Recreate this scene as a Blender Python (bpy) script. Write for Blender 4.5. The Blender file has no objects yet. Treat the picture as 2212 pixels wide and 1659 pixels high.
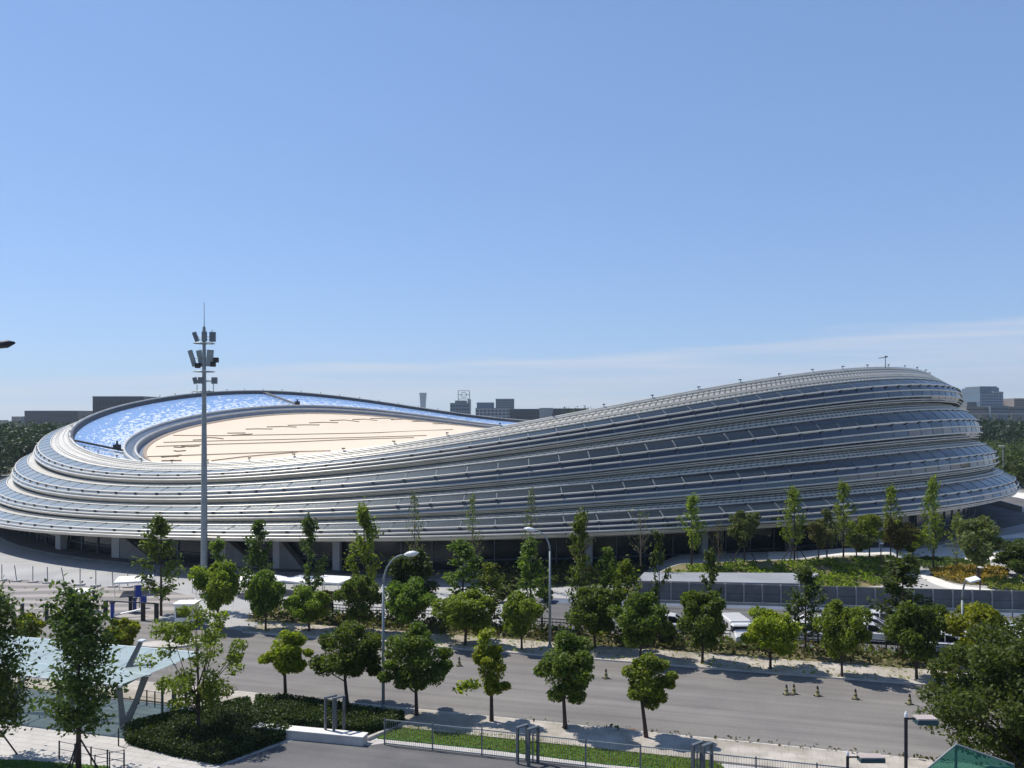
import bpy, math, random
import numpy as np
from mathutils import Vector, Matrix

R = math.radians
SC = bpy.context.scene
COL = SC.collection
F, HZ, H, CX = 1842.472, 902.886, 19.247, 1106.0      # survey of the place: focal length, horizon line, eye height


def G(x, y, z=0.0):
    """where the sight line through a measured point meets the level z"""
    D = F * (H - z) / (y - HZ)
    return Vector(((x - CX) / F * D, D, z))


def at(x, D, z=0.0):
    return Vector(((x - CX) / F * D, D, z))


def hgt(y, D):
    return H - (y - HZ) * D / F


# ------------------------------------------------------------------ materials
def _n(nt, t, x=0, y=0, **kw):
    n = nt.nodes.new(t)
    n.location = (x, y)
    for k, v in kw.items():
        setattr(n, k, v)
    return n


MATS = {}


def mat(name, c1, c2=None, scale=1.0, rough=.7, metal=0.0, bump=0.0, bscale=None, spec=.5, detail=6, c3=None, s3=.1, ior=None, coat=0.0, coords='Object', contrast=(.35, .65)):
    m = bpy.data.materials.new(name)
    m.use_nodes = True
    nt = m.node_tree
    b = nt.nodes['Principled BSDF']
    b.inputs['Roughness'].default_value = rough
    b.inputs['Metallic'].default_value = metal
    b.inputs['Specular IOR Level'].default_value = spec
    if ior: b.inputs['IOR'].default_value = ior
    if coat:
        b.inputs['Coat Weight'].default_value = coat
        b.inputs['Coat Roughness'].default_value = .05
    c1 = tuple(c1) + (1,)
    if c2 is None:
        c2 = tuple(x * .82 for x in c1[:3])
    tc = _n(nt, 'ShaderNodeTexCoord')
    nz = _n(nt, 'ShaderNodeTexNoise')
    nz.inputs['Scale'].default_value = scale
    nz.inputs['Detail'].default_value = detail
    nt.links.new(tc.outputs[coords], nz.inputs['Vector'])
    mr = _n(nt, 'ShaderNodeMapRange')
    mr.inputs[1].default_value, mr.inputs[2].default_value = contrast
    nt.links.new(nz.outputs['Fac'], mr.inputs[0])
    mx = _n(nt, 'ShaderNodeMix', data_type='RGBA')
    nt.links.new(mr.outputs[0], mx.inputs[0])
    mx.inputs[6].default_value = c1
    mx.inputs[7].default_value = tuple(c2) + (1,)
    out = mx.outputs[2]
    if c3:
        nz2 = _n(nt, 'ShaderNodeTexNoise')
        nz2.inputs['Scale'].default_value = s3
        nz2.inputs['Detail'].default_value = 4
        nt.links.new(tc.outputs[coords], nz2.inputs['Vector'])
        mr2 = _n(nt, 'ShaderNodeMapRange')
        mr2.inputs[1].default_value, mr2.inputs[2].default_value = .48, .66
        nt.links.new(nz2.outputs['Fac'], mr2.inputs[0])
        mx2 = _n(nt, 'ShaderNodeMix', data_type='RGBA')
        nt.links.new(mr2.outputs[0], mx2.inputs[0])
        nt.links.new(out, mx2.inputs[6])
        mx2.inputs[7].default_value = tuple(c3) + (1,)
        out = mx2.outputs[2]
    nt.links.new(out, b.inputs['Base Color'])
    if bump:
        bp = _n(nt, 'ShaderNodeBump')
        bp.inputs['Strength'].default_value = bump
        nb = _n(nt, 'ShaderNodeTexNoise')
        nb.inputs['Scale'].default_value = bscale or scale * 4
        nb.inputs['Detail'].default_value = 8
        nt.links.new(tc.outputs[coords], nb.inputs['Vector'])
        nt.links.new(nb.outputs['Fac'], bp.inputs['Height'])
        nt.links.new(bp.outputs[0], b.inputs['Normal'])
    MATS[name] = m
    return m


def leafmat(name, dark, light, trans=.35, yellow=None):
    m = bpy.data.materials.new(name)
    m.use_nodes = True
    nt = m.node_tree
    nt.nodes.remove(nt.nodes['Principled BSDF'])
    out = nt.nodes['Material Output']
    g = _n(nt, 'ShaderNodeNewGeometry')
    oi = _n(nt, 'ShaderNodeObjectInfo')
    mx = _n(nt, 'ShaderNodeMix', data_type='RGBA')
    mx.inputs[6].default_value = dark + (1,)
    mx.inputs[7].default_value = light + (1,)
    nt.links.new(g.outputs['Random Per Island'], mx.inputs[0])
    hs = _n(nt, 'ShaderNodeHueSaturation')
    mr = _n(nt, 'ShaderNodeMapRange')
    mr.inputs[3].default_value, mr.inputs[4].default_value = .8, 1.2
    nt.links.new(oi.outputs['Random'], mr.inputs[0])
    nt.links.new(mr.outputs[0], hs.inputs['Value'])
    mr2 = _n(nt, 'ShaderNodeMapRange')
    mr2.inputs[3].default_value, mr2.inputs[4].default_value = .488, .512
    nt.links.new(oi.outputs['Random'], mr2.inputs[0])
    nt.links.new(mr2.outputs[0], hs.inputs['Hue'])
    nt.links.new(mx.outputs[2], hs.inputs['Color'])
    col = hs.outputs[0]
    d = _n(nt, 'ShaderNodeBsdfPrincipled')
    d.inputs['Roughness'].default_value = .55
    d.inputs['Specular IOR Level'].default_value = .3
    t = _n(nt, 'ShaderNodeBsdfTranslucent')
    nt.links.new(col, d.inputs['Base Color'])
    br = _n(nt, 'ShaderNodeMix', data_type='RGBA', blend_type='MULTIPLY')
    br.inputs[0].default_value = 1
    br.inputs[7].default_value = (1.4, 1.6, .6, 1)
    nt.links.new(col, br.inputs[6])
    nt.links.new(br.outputs[2], t.inputs['Color'])
    ms = _n(nt, 'ShaderNodeMixShader')
    ms.inputs[0].default_value = trans
    nt.links.new(d.outputs[0], ms.inputs[1])
    nt.links.new(t.outputs[0], ms.inputs[2])
    nt.links.new(ms.outputs[0], out.inputs['Surface'])
    MATS[name] = m
    return m


mat('asphalt', (.205, .19, .176), (.175, .163, .153), .35, .9, c3=(.225, .207, .19), s3=.08, bump=.25, bscale=14)
mat('asphalt_dark', (.14, .135, .135), (.1, .098, .1), .3, .9, c3=(.165, .16, .155), s3=.12, bump=.2, bscale=12)
mat('pavement', (.52, .47, .41), (.38, .34, .29), .8, .9, c3=(.3, .265, .21), s3=.25, bump=.3, bscale=6)
mat('paving', (.56, .53, .5), (.49, .465, .44), .6, .85, bump=.15, bscale=10)
mat('plaza', (.42, .41, .4), (.35, .345, .34), .12, .85, c3=(.47, .46, .44), s3=.05)
mat('whitepave', (.78, .75, .7), (.7, .67, .62), .3, .8)
mat('kerb', (.55, .51, .46), (.42, .39, .35), 1.2, .9)
mat('earth', (.2, .17, .1), (.13, .12, .06), .05, 1, c3=(.1, .13, .05), s3=.02)
mat('weeds', (.17, .15, .07), (.1, .1, .035), .7, 1, c3=(.24, .19, .1), s3=.3, bump=.8, bscale=4)
mat('lawn', (.07, .16, .015), (.045, .11, .012), .5, 1, bump=.8, bscale=18)
mat('concrete', (.48, .465, .44), (.4, .385, .365), 1.5, .85, bump=.2, bscale=14)
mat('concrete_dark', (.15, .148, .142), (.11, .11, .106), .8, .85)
mat('column', (.42, .42, .42), (.36, .36, .36), .5, .7)
mat('steel_grey', (.17, .19, .21), (.13, .15, .17), 1.2, .5, .3)
mat('galv', (.27, .3, .31), (.21, .24, .25), 1.3, .5, .2)
mat('dark_metal', (.025, .027, .035), (.02, .02, .028), 2, .5, .3)
mat('black', (.015, .015, .016), (.012, .012, .012), 2, .6)
mat('white_paint', (.8, .8, .79), (.74, .74, .73), 1.1, .35, coat=.4)
mat('white_fabric', (.85, .83, .78), (.8, .78, .73), .4, .8)
mat('silver', (.64, .63, .6), (.54, .54, .52), .25, .36, .75)
mat('tube_metal', (.68, .64, .56), (.58, .55, .48), .4, .4, .4)
mat('crest_dark', (.10, .10, .098), (.07, .07, .072), .8, .6, .2)
mat('gutter', (.24, .28, .33), (.2, .235, .28), .3, .45, .3)
mat('trim_beige', (.46, .37, .27), (.38, .3, .22), .8, .7)
mat('seam', (.24, .17, .12), (.18, .13, .09), 1, .8)
mat('membrane', (.755, .63, .48), (.72, .6, .455), .12, .75, c3=(.735, .61, .465), s3=.2)
mat('navy_glass', (.008, .014, .04), (.006, .011, .03), .15, .05, 0, spec=.5, ior=1.9)
mat('satin_glass', (.016, .025, .034), (.012, .019, .027), .15, .24, 0, spec=.5, ior=1.88)
mat('teal_glass', (.012, .024, .03), (.02, .035, .04), .4, .12, 0, spec=.35)
mat('pale_glass', (.2, .25, .26), (.12, .16, .17), .3, .15, 0, spec=.6)
mat('bark', (.07, .05, .04), (.045, .03, .025), 5, .95, bump=.5, bscale=20)
mat('bark_pale', (.2, .16, .12), (.13, .1, .08), 5, .95)
mat('stake', (.04, .035, .035), (.03, .025, .025), 5, .9)
mat('blue_sign', (.015, .05, .3), (.012, .04, .24), 1, .5)
mat('slate_glass', (.03, .042, .065), (.026, .037, .056), .02, .25, spec=.5)
mat('city_pale', (.36, .38, .4), (.31, .33, .35), .02, .7)
mat('city_blue', (.12, .17, .23), (.1, .15, .2), .02, .35)
mat('city_grey', (.16, .17, .18), (.13, .14, .15), .02, .6)
mat('city_brown', (.25, .21, .19), (.2, .17, .16), .02, .7)
mat('car_white', (.75, .75, .76), (.72, .72, .73), 1, .25, coat=.6)
mat('car_silver', (.5, .52, .54), (.46, .48, .5), 1, .3, .4, coat=.5)
mat('car_glass', (.012, .014, .018), (.012, .014, .018), 1, .05)
mat('rubber', (.02, .02, .02), (.016, .016, .016), 1, .85)
mat('wall_panel', (.15, .145, .142), (.12, .116, .114), 1.2, .85, c3=(.17, .165, .16), s3=.5)
mat('wall_post', (.33, .315, .3), (.28, .265, .25), 1, .8)
mat('blue_band', (.13, .16, .22), (.1, .125, .17), .4, .8)
mat('cone_body', (.35, .3, .14), (.28, .24, .1), 4, .7)
mat('brown_edge', (.16, .08, .04), (.12, .06, .03), 2, .8)
mat('lamp_top', (.45, .38, .35), (.4, .34, .31), 2, .6)
mat('lamp_teal', (.02, .075, .085), (.015, .06, .07), 2, .4)
mat('skin_dark', (.02, .022, .03), (.015, .017, .022), 3, .8)
mat('lens', (.85, .86, .84), (.8, .81, .8), 2, .3)
mat('road_mark', (.5, .48, .45), (.42, .4, .37), 2, .9)
mat('tyre_mark', (.085, .08, .077), (.14, .132, .125), 1, .9)
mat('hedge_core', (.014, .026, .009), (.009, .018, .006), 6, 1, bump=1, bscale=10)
mat('roof_pale', (.3, .315, .335), (.25, .265, .285), .3, .7)
mat('column_grey', (.2, .205, .2), (.16, .165, .16), 1, .7)
mat('slate_dark', (.022, .028, .04), (.018, .023, .033), .02, .3)
mat('portal_metal', (.085, .1, .115), (.07, .083, .096), 2, .55)
mat('bloom', (.3, .2, .03), (.22, .17, .04), 2, 1)

leafmat('leaf_green', (.056, .088, .016), (.165, .215, .04), .46)
leafmat('leaf_dark', (.036, .06, .015), (.105, .138, .033), .4)
leafmat('leaf_yellow', (.12, .155, .016), (.36, .37, .04), .48)
leafmat('leaf_lime', (.085, .125, .018), (.255, .295, .048), .48)
leafmat('leaf_pale', (.085, .11, .035), (.17, .19, .07), .35)
leafmat('leaf_olive', (.07, .065, .022), (.14, .13, .045), .3)
leafmat('leaf_hedge', (.02, .038, .011), (.062, .095, .02), .3)
leafmat('leaf_orange', (.1, .09, .02), (.4, .24, .03), .3)
leafmat('leaf_forest', (.016, .034, .014), (.042, .068, .024), .2)
leafmat('leaf_wood', (.04, .062, .02), (.105, .135, .045), .3)
leafmat('leaf_corner', (.045, .07, .015), (.135, .17, .038), .4)
leafmat('leaf_pine', (.015, .03, .016), (.03, .05, .024), .2)


def stripe_mat(name, ca, cb, per, duty, rough, metal):
    """panel stripes running across the band, laid out on the mesh's own UV map"""
    m = bpy.data.materials.new(name)
    m.use_nodes = True
    nt = m.node_tree
    b = nt.nodes['Principled BSDF']
    b.inputs['Roughness'].default_value = rough
    b.inputs['Metallic'].default_value = metal
    uv = _n(nt, 'ShaderNodeUVMap')
    sx = _n(nt, 'ShaderNodeSeparateXYZ')
    nt.links.new(uv.outputs[0], sx.inputs[0])
    ad = _n(nt, 'ShaderNodeMath', operation='MULTIPLY_ADD')
    ad.inputs[1].default_value = .55
    nt.links.new(sx.outputs[1], ad.inputs[0])
    nt.links.new(sx.outputs[0], ad.inputs[2])
    mu = _n(nt, 'ShaderNodeMath', operation='MULTIPLY')
    mu.inputs[1].default_value = per
    nt.links.new(ad.outputs[0], mu.inputs[0])
    fr = _n(nt, 'ShaderNodeMath', operation='FRACT')
    nt.links.new(mu.outputs[0], fr.inputs[0])
    gt = _n(nt, 'ShaderNodeMath', operation='GREATER_THAN')
    gt.inputs[1].default_value = duty
    nt.links.new(fr.outputs[0], gt.inputs[0])
    nz = _n(nt, 'ShaderNodeTexNoise')
    nz.inputs['Scale'].default_value = .2
    tc = _n(nt, 'ShaderNodeTexCoord')
    nt.links.new(tc.outputs['Object'], nz.inputs['Vector'])
    mxn = _n(nt, 'ShaderNodeMix', data_type='RGBA')
    nt.links.new(nz.outputs['Fac'], mxn.inputs[0])
    mxn.inputs[6].default_value = tuple(c * .8 for c in ca) + (1,)
    mxn.inputs[7].default_value = tuple(min(1, c * 1.1) for c in ca) + (1,)
    mx = _n(nt, 'ShaderNodeMix', data_type='RGBA')
    nt.links.new(gt.outputs[0], mx.inputs[0])
    nt.links.new(mxn.outputs[2], mx.inputs[6])
    mx.inputs[7].default_value = tuple(cb) + (1,)
    nt.links.new(mx.outputs[2], b.inputs['Base Color'])
    MATS[name] = m


stripe_mat('louvre', (.66, .62, .54), (.15, .148, .14), 4.0, .72, .42, .5)


def flake_mat():
    """blue printed glass with white flakes, thicker towards the inner edge (uv.y = 1)"""
    m = bpy.data.materials.new('flake_glass')
    m.use_nodes = True
    nt = m.node_tree
    b = nt.nodes['Principled BSDF']
    b.inputs['Roughness'].default_value = .25
    uv = _n(nt, 'ShaderNodeUVMap')
    mp = _n(nt, 'ShaderNodeMapping')
    mp.inputs['Scale'].default_value = (1.9, 15.0, 1)
    nt.links.new(uv.outputs[0], mp.inputs[0])
    nz = _n(nt, 'ShaderNodeTexNoise')
    nz.inputs['Scale'].default_value = 1.0
    nz.inputs['Detail'].default_value = 1.5
    nz.inputs['Distortion'].default_value = .8
    nt.links.new(mp.outputs[0], nz.inputs['Vector'])
    sx = _n(nt, 'ShaderNodeSeparateXYZ')
    nt.links.new(uv.outputs[0], sx.inputs[0])
    th = _n(nt, 'ShaderNodeMapRange')
    th.inputs[1].default_value, th.inputs[2].default_value = 0, 1
    th.inputs[3].default_value, th.inputs[4].default_value = .68, .40
    nt.links.new(sx.outputs[1], th.inputs[0])
    sb = _n(nt, 'ShaderNodeMath', operation='SUBTRACT')
    nt.links.new(nz.outputs['Fac'], sb.inputs[0])
    nt.links.new(th.outputs[0], sb.inputs[1])
    mr = _n(nt, 'ShaderNodeMapRange')
    mr.inputs[1].default_value, mr.inputs[2].default_value = -.005, .03
    nt.links.new(sb.outputs[0], mr.inputs[0])
    mx = _n(nt, 'ShaderNodeMix', data_type='RGBA')
    nt.links.new(mr.outputs[0], mx.inputs[0])
    mx.inputs[6].default_value = (.25, .40, .68, 1)
    mx.inputs[7].default_value = (.78, .83, .85, 1)
    nt.links.new(mx.outputs[2], b.inputs['Base Color'])
    MATS['flake_glass'] = m


flake_mat()


def canopy_mat():
    m = bpy.data.materials.new('canopy_glass')
    m.use_nodes = True
    nt = m.node_tree
    b = nt.nodes['Principled BSDF']
    b.inputs['Base Color'].default_value = (.62, .69, .70, 1)
    b.inputs['Roughness'].default_value = .18
    tr = _n(nt, 'ShaderNodeBsdfTransparent')
    tr.inputs[0].default_value = (.72, .85, .82, 1)
    ms = _n(nt, 'ShaderNodeMixShader')
    ms.inputs[0].default_value = .5
    nt.links.new(b.outputs[0], ms.inputs[1])
    nt.links.new(tr.outputs[0], ms.inputs[2])
    nt.links.new(ms.outputs[0], nt.nodes['Material Output'].inputs['Surface'])
    MATS['canopy_glass'] = m
    m = bpy.data.materials.new('green_glass')
    m.use_nodes = True
    nt = m.node_tree
    b = nt.nodes['Principled BSDF']
    b.inputs['Base Color'].default_value = (.05, .2, .17, 1)
    b.inputs['Roughness'].default_value = .1
    tr = _n(nt, 'ShaderNodeBsdfTransparent')
    tr.inputs[0].default_value = (.5, .85, .75, 1)
    ms = _n(nt, 'ShaderNodeMixShader')
    ms.inputs[0].default_value = .62
    nt.links.new(b.outputs[0], ms.inputs[1])
    nt.links.new(tr.outputs[0], ms.inputs[2])
    nt.links.new(ms.outputs[0], nt.nodes['Material Output'].inputs['Surface'])
    MATS['green_glass'] = m


canopy_mat()


def wavy_paving():
    m = bpy.data.materials.new('wavy_paving')
    m.use_nodes = True
    nt = m.node_tree
    b = nt.nodes['Principled BSDF']
    b.inputs['Roughness'].default_value = .9
    tc = _n(nt, 'ShaderNodeTexCoord')
    w = _n(nt, 'ShaderNodeTexWave', bands_direction='Y')
    w.inputs['Scale'].default_value = .1
    w.inputs['Distortion'].default_value = 5
    w.inputs['Detail'].default_value = 2
    w.inputs['Detail Scale'].default_value = .7
    nt.links.new(tc.outputs['Object'], w.inputs['Vector'])
    cr = _n(nt, 'ShaderNodeValToRGB')
    e = cr.color_ramp.elements
    e[0].position, e[0].color = .2, (.21, .195, .185, 1)
    e[1].position, e[1].color = .8, (.36, .325, .3, 1)
    k = cr.color_ramp.elements.new(.5)
    k.color = (.27, .235, .215, 1)
    nt.links.new(w.outputs['Fac'], cr.inputs[0])
    nt.links.new(cr.outputs[0], b.inputs['Base Color'])
    MATS['wavy_paving'] = m


wavy_paving()


def pane_variation(name, tilt, rvar):
    nt = MATS[name].node_tree
    b = nt.nodes['Principled BSDF']
    uvn = _n(nt, 'ShaderNodeUVMap')
    sx = _n(nt, 'ShaderNodeSeparateXYZ')
    nt.links.new(uvn.outputs[0], sx.inputs[0])
    fl = _n(nt, 'ShaderNodeMath', operation='FLOOR')
    nt.links.new(sx.outputs[0], fl.inputs[0])
    wn = _n(nt, 'ShaderNodeTexWhiteNoise', noise_dimensions='1D')
    nt.links.new(fl.outputs[0], wn.inputs['W'])
    vs = _n(nt, 'ShaderNodeVectorMath', operation='SUBTRACT')
    nt.links.new(wn.outputs['Color'], vs.inputs[0])
    vs.inputs[1].default_value = (.5, .5, .5)
    sc = _n(nt, 'ShaderNodeVectorMath', operation='SCALE')
    sc.inputs['Scale'].default_value = tilt
    nt.links.new(vs.outputs[0], sc.inputs[0])
    ge = _n(nt, 'ShaderNodeNewGeometry')
    ad = _n(nt, 'ShaderNodeVectorMath', operation='ADD')
    nt.links.new(ge.outputs['Normal'], ad.inputs[0])
    nt.links.new(sc.outputs[0], ad.inputs[1])
    no = _n(nt, 'ShaderNodeVectorMath', operation='NORMALIZE')
    nt.links.new(ad.outputs[0], no.inputs[0])
    nt.links.new(no.outputs[0], b.inputs['Normal'])
    mr = _n(nt, 'ShaderNodeMapRange')
    r0 = b.inputs['Roughness'].default_value
    mr.inputs[3].default_value, mr.inputs[4].default_value = r0 * (1 - rvar), r0 * (1 + rvar)
    nt.links.new(wn.outputs['Value'], mr.inputs[0])
    nt.links.new(mr.outputs[0], b.inputs['Roughness'])


MATS['satin_glass'].node_tree.nodes['Principled BSDF'].inputs['Specular Tint'].default_value = (1, .94, .83, 1)
MATS['navy_glass'].node_tree.nodes['Principled BSDF'].inputs['Specular Tint'].default_value = (1, .97, .88, 1)
pane_variation('navy_glass', .11, .5)


def painted_glint(name, col, x0, x1, k):
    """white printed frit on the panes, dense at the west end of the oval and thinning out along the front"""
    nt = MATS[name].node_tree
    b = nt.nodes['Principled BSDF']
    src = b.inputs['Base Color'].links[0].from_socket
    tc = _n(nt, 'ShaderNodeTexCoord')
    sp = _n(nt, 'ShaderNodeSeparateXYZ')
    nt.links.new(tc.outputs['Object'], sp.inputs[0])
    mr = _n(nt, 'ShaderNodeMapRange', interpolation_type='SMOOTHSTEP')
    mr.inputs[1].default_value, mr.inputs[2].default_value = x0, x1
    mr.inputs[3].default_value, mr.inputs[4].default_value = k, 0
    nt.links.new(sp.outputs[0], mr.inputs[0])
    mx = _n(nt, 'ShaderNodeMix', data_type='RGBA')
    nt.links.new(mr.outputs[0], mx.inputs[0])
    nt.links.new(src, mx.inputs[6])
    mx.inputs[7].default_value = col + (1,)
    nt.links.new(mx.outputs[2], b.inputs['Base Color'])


painted_glint('navy_glass', (.4, .43, .44), -45, 14, .75)  # pale tone painted into the glass colour in place of bright reflections
painted_glint('satin_glass', (.4, .45, .47), -45, 10, .6)
pane_variation('satin_glass', .07, .2)


def along_road(name, amount):
    """worn wheel tracks: tone drawn out along the direction of travel"""
    nt = MATS[name].node_tree
    b = nt.nodes['Principled BSDF']
    src = b.inputs['Base Color'].links[0].from_socket
    tc = _n(nt, 'ShaderNodeTexCoord')
    mp = _n(nt, 'ShaderNodeMapping')
    mp.vector_type = 'TEXTURE'
    mp.inputs['Rotation'].default_value = (0, 0, -.2748)
    mp.inputs['Scale'].default_value = (22, .8, 1)
    nt.links.new(tc.outputs['Object'], mp.inputs[0])
    nz = _n(nt, 'ShaderNodeTexNoise')
    nz.inputs['Scale'].default_value = 1
    nz.inputs['Detail'].default_value = 5
    nt.links.new(mp.outputs[0], nz.inputs['Vector'])
    sp = _n(nt, 'ShaderNodeTexNoise')
    sp.inputs['Scale'].default_value = 9
    sp.inputs['Detail'].default_value = 3
    nt.links.new(tc.outputs['Object'], sp.inputs['Vector'])
    a1 = _n(nt, 'ShaderNodeMapRange')
    a1.inputs[1].default_value, a1.inputs[2].default_value = .3, .7
    a1.inputs[3].default_value, a1.inputs[4].default_value = 1 - amount, 1 + amount * .5
    nt.links.new(nz.outputs['Fac'], a1.inputs[0])
    a2 = _n(nt, 'ShaderNodeMapRange')
    a2.inputs[1].default_value, a2.inputs[2].default_value = .3, .7
    a2.inputs[3].default_value, a2.inputs[4].default_value = .9, 1.1
    nt.links.new(sp.outputs['Fac'], a2.inputs[0])
    mu = _n(nt, 'ShaderNodeMath', operation='MULTIPLY')
    nt.links.new(a1.outputs[0], mu.inputs[0])
    nt.links.new(a2.outputs[0], mu.inputs[1])
    mx = _n(nt, 'ShaderNodeMix', data_type='RGBA', blend_type='MULTIPLY')
    mx.inputs[0].default_value = 1
    nt.links.new(src, mx.inputs[6])
    nt.links.new(mu.outputs[0], mx.inputs[7])
    nt.links.new(mx.outputs[2], b.inputs['Base Color'])


def joints(name, w, h, dark, rot=-.2748):
    """paving joints laid out in the ground plane"""
    nt = MATS[name].node_tree
    b = nt.nodes['Principled BSDF']
    src = b.inputs['Base Color'].links[0].from_socket
    tc = _n(nt, 'ShaderNodeTexCoord')
    mp = _n(nt, 'ShaderNodeMapping')
    mp.vector_type = 'TEXTURE'
    mp.inputs['Rotation'].default_value = (0, 0, rot)
    nt.links.new(tc.outputs['Object'], mp.inputs[0])
    br = _n(nt, 'ShaderNodeTexBrick')
    br.inputs['Color1'].default_value = (1, 1, 1, 1)
    br.inputs['Color2'].default_value = (.9, .9, .9, 1)
    br.inputs['Mortar'].default_value = (dark, dark, dark, 1)
    br.inputs['Scale'].default_value = 1
    br.inputs['Mortar Size'].default_value = .03
    br.inputs['Brick Width'].default_value = w
    br.inputs['Row Height'].default_value = h
    nt.links.new(mp.outputs[0], br.inputs['Vector'])
    mx = _n(nt, 'ShaderNodeMix', data_type='RGBA', blend_type='MULTIPLY')
    mx.inputs[0].default_value = 1
    nt.links.new(src, mx.inputs[6])
    nt.links.new(br.outputs['Color'], mx.inputs[7])
    nt.links.new(mx.outputs[2], b.inputs['Base Color'])


joints('paving', 1.2, .6, .72)
joints('pavement', .8, .8, .8)
joints('plaza', 3.0, 3.0, .8, .3)
along_road('asphalt', .22)
along_road('asphalt_dark', .2)


# ------------------------------------------------------------------ mesh builder
class MB:
    def __init__(s):
        s.v, s.f, s.m, s.uv = [], [], [], None

    def face(s, pts, mi=0):
        i = len(s.v)
        s.v += [tuple(p) for p in pts]
        s.f.append(tuple(range(i, i + len(pts))))
        s.m.append(mi)

    def box(s, c, d, rz=0.0, mi=0, M=None, taper=1.0):
        x, y, z = d[0] / 2, d[1] / 2, d[2] / 2
        P = []
        for sz in (-1, 1):
            k = taper if sz > 0 else 1
            for sx, sy in ((-1, -1), (1, -1), (1, 1), (-1, 1)):
                P.append(Vector((sx * x * k, sy * y * k, sz * z)))
        ro = M or Matrix.Rotation(rz, 3, 'Z')
        i = len(s.v)
        s.v += [tuple(Vector(c) + ro @ p) for p in P]
        for q in ((0, 3, 2, 1), (4, 5, 6, 7), (0, 1, 5, 4), (1, 2, 6, 5), (2, 3, 7, 6), (3, 0, 4, 7)):
            s.f.append(tuple(i + k for k in q))
            s.m.append(mi)

    def tube(s, pts, rad, n=8, mi=0, cap=True, closed=False):
        pts = [Vector(p) for p in pts]
        N = len(pts)
        if not isinstance(rad, (list, tuple)): rad = [rad] * N
        i0 = len(s.v)
        prev = None
        for k, p in enumerate(pts):
            if closed: t = pts[(k + 1) % N] - pts[k - 1]
            else: t = pts[min(k + 1, N - 1)] - pts[max(k - 1, 0)]
            t.normalize()
            up = Vector((0, 0, 1)) if abs(t.z) < .95 else Vector((1, 0, 0))
            if prev is not None and abs(prev.dot(t)) < .9: up = prev
            a = (up - t * up.dot(t)).normalized()
            b = t.cross(a)
            prev = a
            for j in range(n):
                th = 2 * math.pi * j / n
                s.v.append(tuple(p + (a * math.cos(th) + b * math.sin(th)) * rad[k]))
        for k in range(N if closed else N - 1):
            k2 = (k + 1) % N
            for j in range(n):
                j2 = (j + 1) % n
                s.f.append((i0 + k * n + j, i0 + k * n + j2, i0 + k2 * n + j2, i0 + k2 * n + j))
                s.m.append(mi)
        if cap and not closed:
            s.f.append(tuple(i0 + j for j in reversed(range(n))))
            s.m.append(mi)
            s.f.append(tuple(i0 + (N - 1) * n + j for j in range(n)))
            s.m.append(mi)

    def prism(s, poly, z0, z1, mi=0):
        n = len(poly)
        i = len(s.v)
        s.v += [(p[0], p[1], z0) for p in poly] + [(p[0], p[1], z1) for p in poly]
        s.f.append(tuple(i + k for k in reversed(range(n))))
        s.f.append(tuple(i + n + k for k in range(n)))
        s.m += [mi, mi]
        for k in range(n):
            k2 = (k + 1) % n
            s.f.append((i + k, i + k2, i + n + k2, i + n + k))
            s.m.append(mi)

    def build(s, name, mats, parent=None, smooth=False, loc=None, uv=None):
        me = bpy.data.meshes.new(name)
        me.from_pydata(s.v, [], s.f)
        if isinstance(mats, str): mats = [mats]
        for m in mats: me.materials.append(MATS[m])
        if len(mats) > 1: me.polygons.foreach_set('material_index', s.m)
        if smooth: me.polygons.foreach_set('use_smooth', [True] * len(s.f))
        me.update()
        return link(name, me, parent, loc)


def link(name, me, parent=None, loc=None, rz=0.0, scale=None):
    o = bpy.data.objects.new(name, me)
    COL.objects.link(o)
    if parent: o.parent = parent
    if loc is not None: o.location = loc
    o.rotation_euler.z = rz
    if scale: o.scale = scale
    return o


def empty(name, label, cat, loc=(0, 0, 0), rz=0.0, group=None):
    o = link(name, None, None, loc, rz)
    o.empty_display_size = .5
    return tag(o, label, cat, group)


def tag(o, label=None, cat=None, group=None, kind=None):
    if label: o['label'] = label
    if cat: o['category'] = cat
    if group: o['group'] = group
    if kind: o['kind'] = kind
    return o


def sheet(name, poly, z, m, kind='structure', label=None, cat=None):
    """one flat sheet (triangulated from its outline)"""
    b = MB()
    b.face([(p[0], p[1], z) for p in poly])
    o = b.build(name, m)
    tag(o, label, cat, None, kind)
    return o


def ccw(poly):
    a = sum(poly[i][0] * poly[(i + 1) % len(poly)][1] - poly[(i + 1) % len(poly)][0] * poly[i][1] for i in range(len(poly)))
    return poly if a > 0 else poly[::-1]


def gp(pts):
    return ccw([tuple(G(x, y)[:2]) for x, y in pts])


def smoothpoly(pts, n=6):
    """Catmull-Rom through ground points, closed"""
    out = []
    N = len(pts)
    for i in range(N):
        p0, p1, p2, p3 = [np.array(pts[(i + k) % N][:2]) for k in (-1, 0, 1, 2)]
        for j in range(n):
            t = j / n
            out.append(tuple(.5 * (2 * p1 + (p2 - p0) * t + (2 * p0 - 5 * p1 + 4 * p2 - p3) * t * t + (3 * p1 - p0 - 3 * p2 + p3) * t ** 3)))
    return ccw(out)


# ------------------------------------------------------------------ road frame
U = Vector((.9625, -.2713, 0)).normalized()
V = Vector((-U.y, U.x, 0))
RZ = math.atan2(U.y, U.x)


def uv(u, v, z=0.0):
    p = U * u + V * v
    return Vector((p.x, p.y, z))


def to_uv(p):
    p = Vector((p[0], p[1], 0))
    return p.dot(U), p.dot(V)


def rect(u0, u1, v0, v1):
    return ccw([tuple(uv(a, b)[:2]) for a, b in ((u0, v0), (u1, v0), (u1, v1), (u0, v1))])


VN = to_uv(G(1071, 1552))[1]
VF = to_uv(G(1071, 1410))[1]
VFENCE = to_uv(G(1073, 1637))[1]

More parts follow.
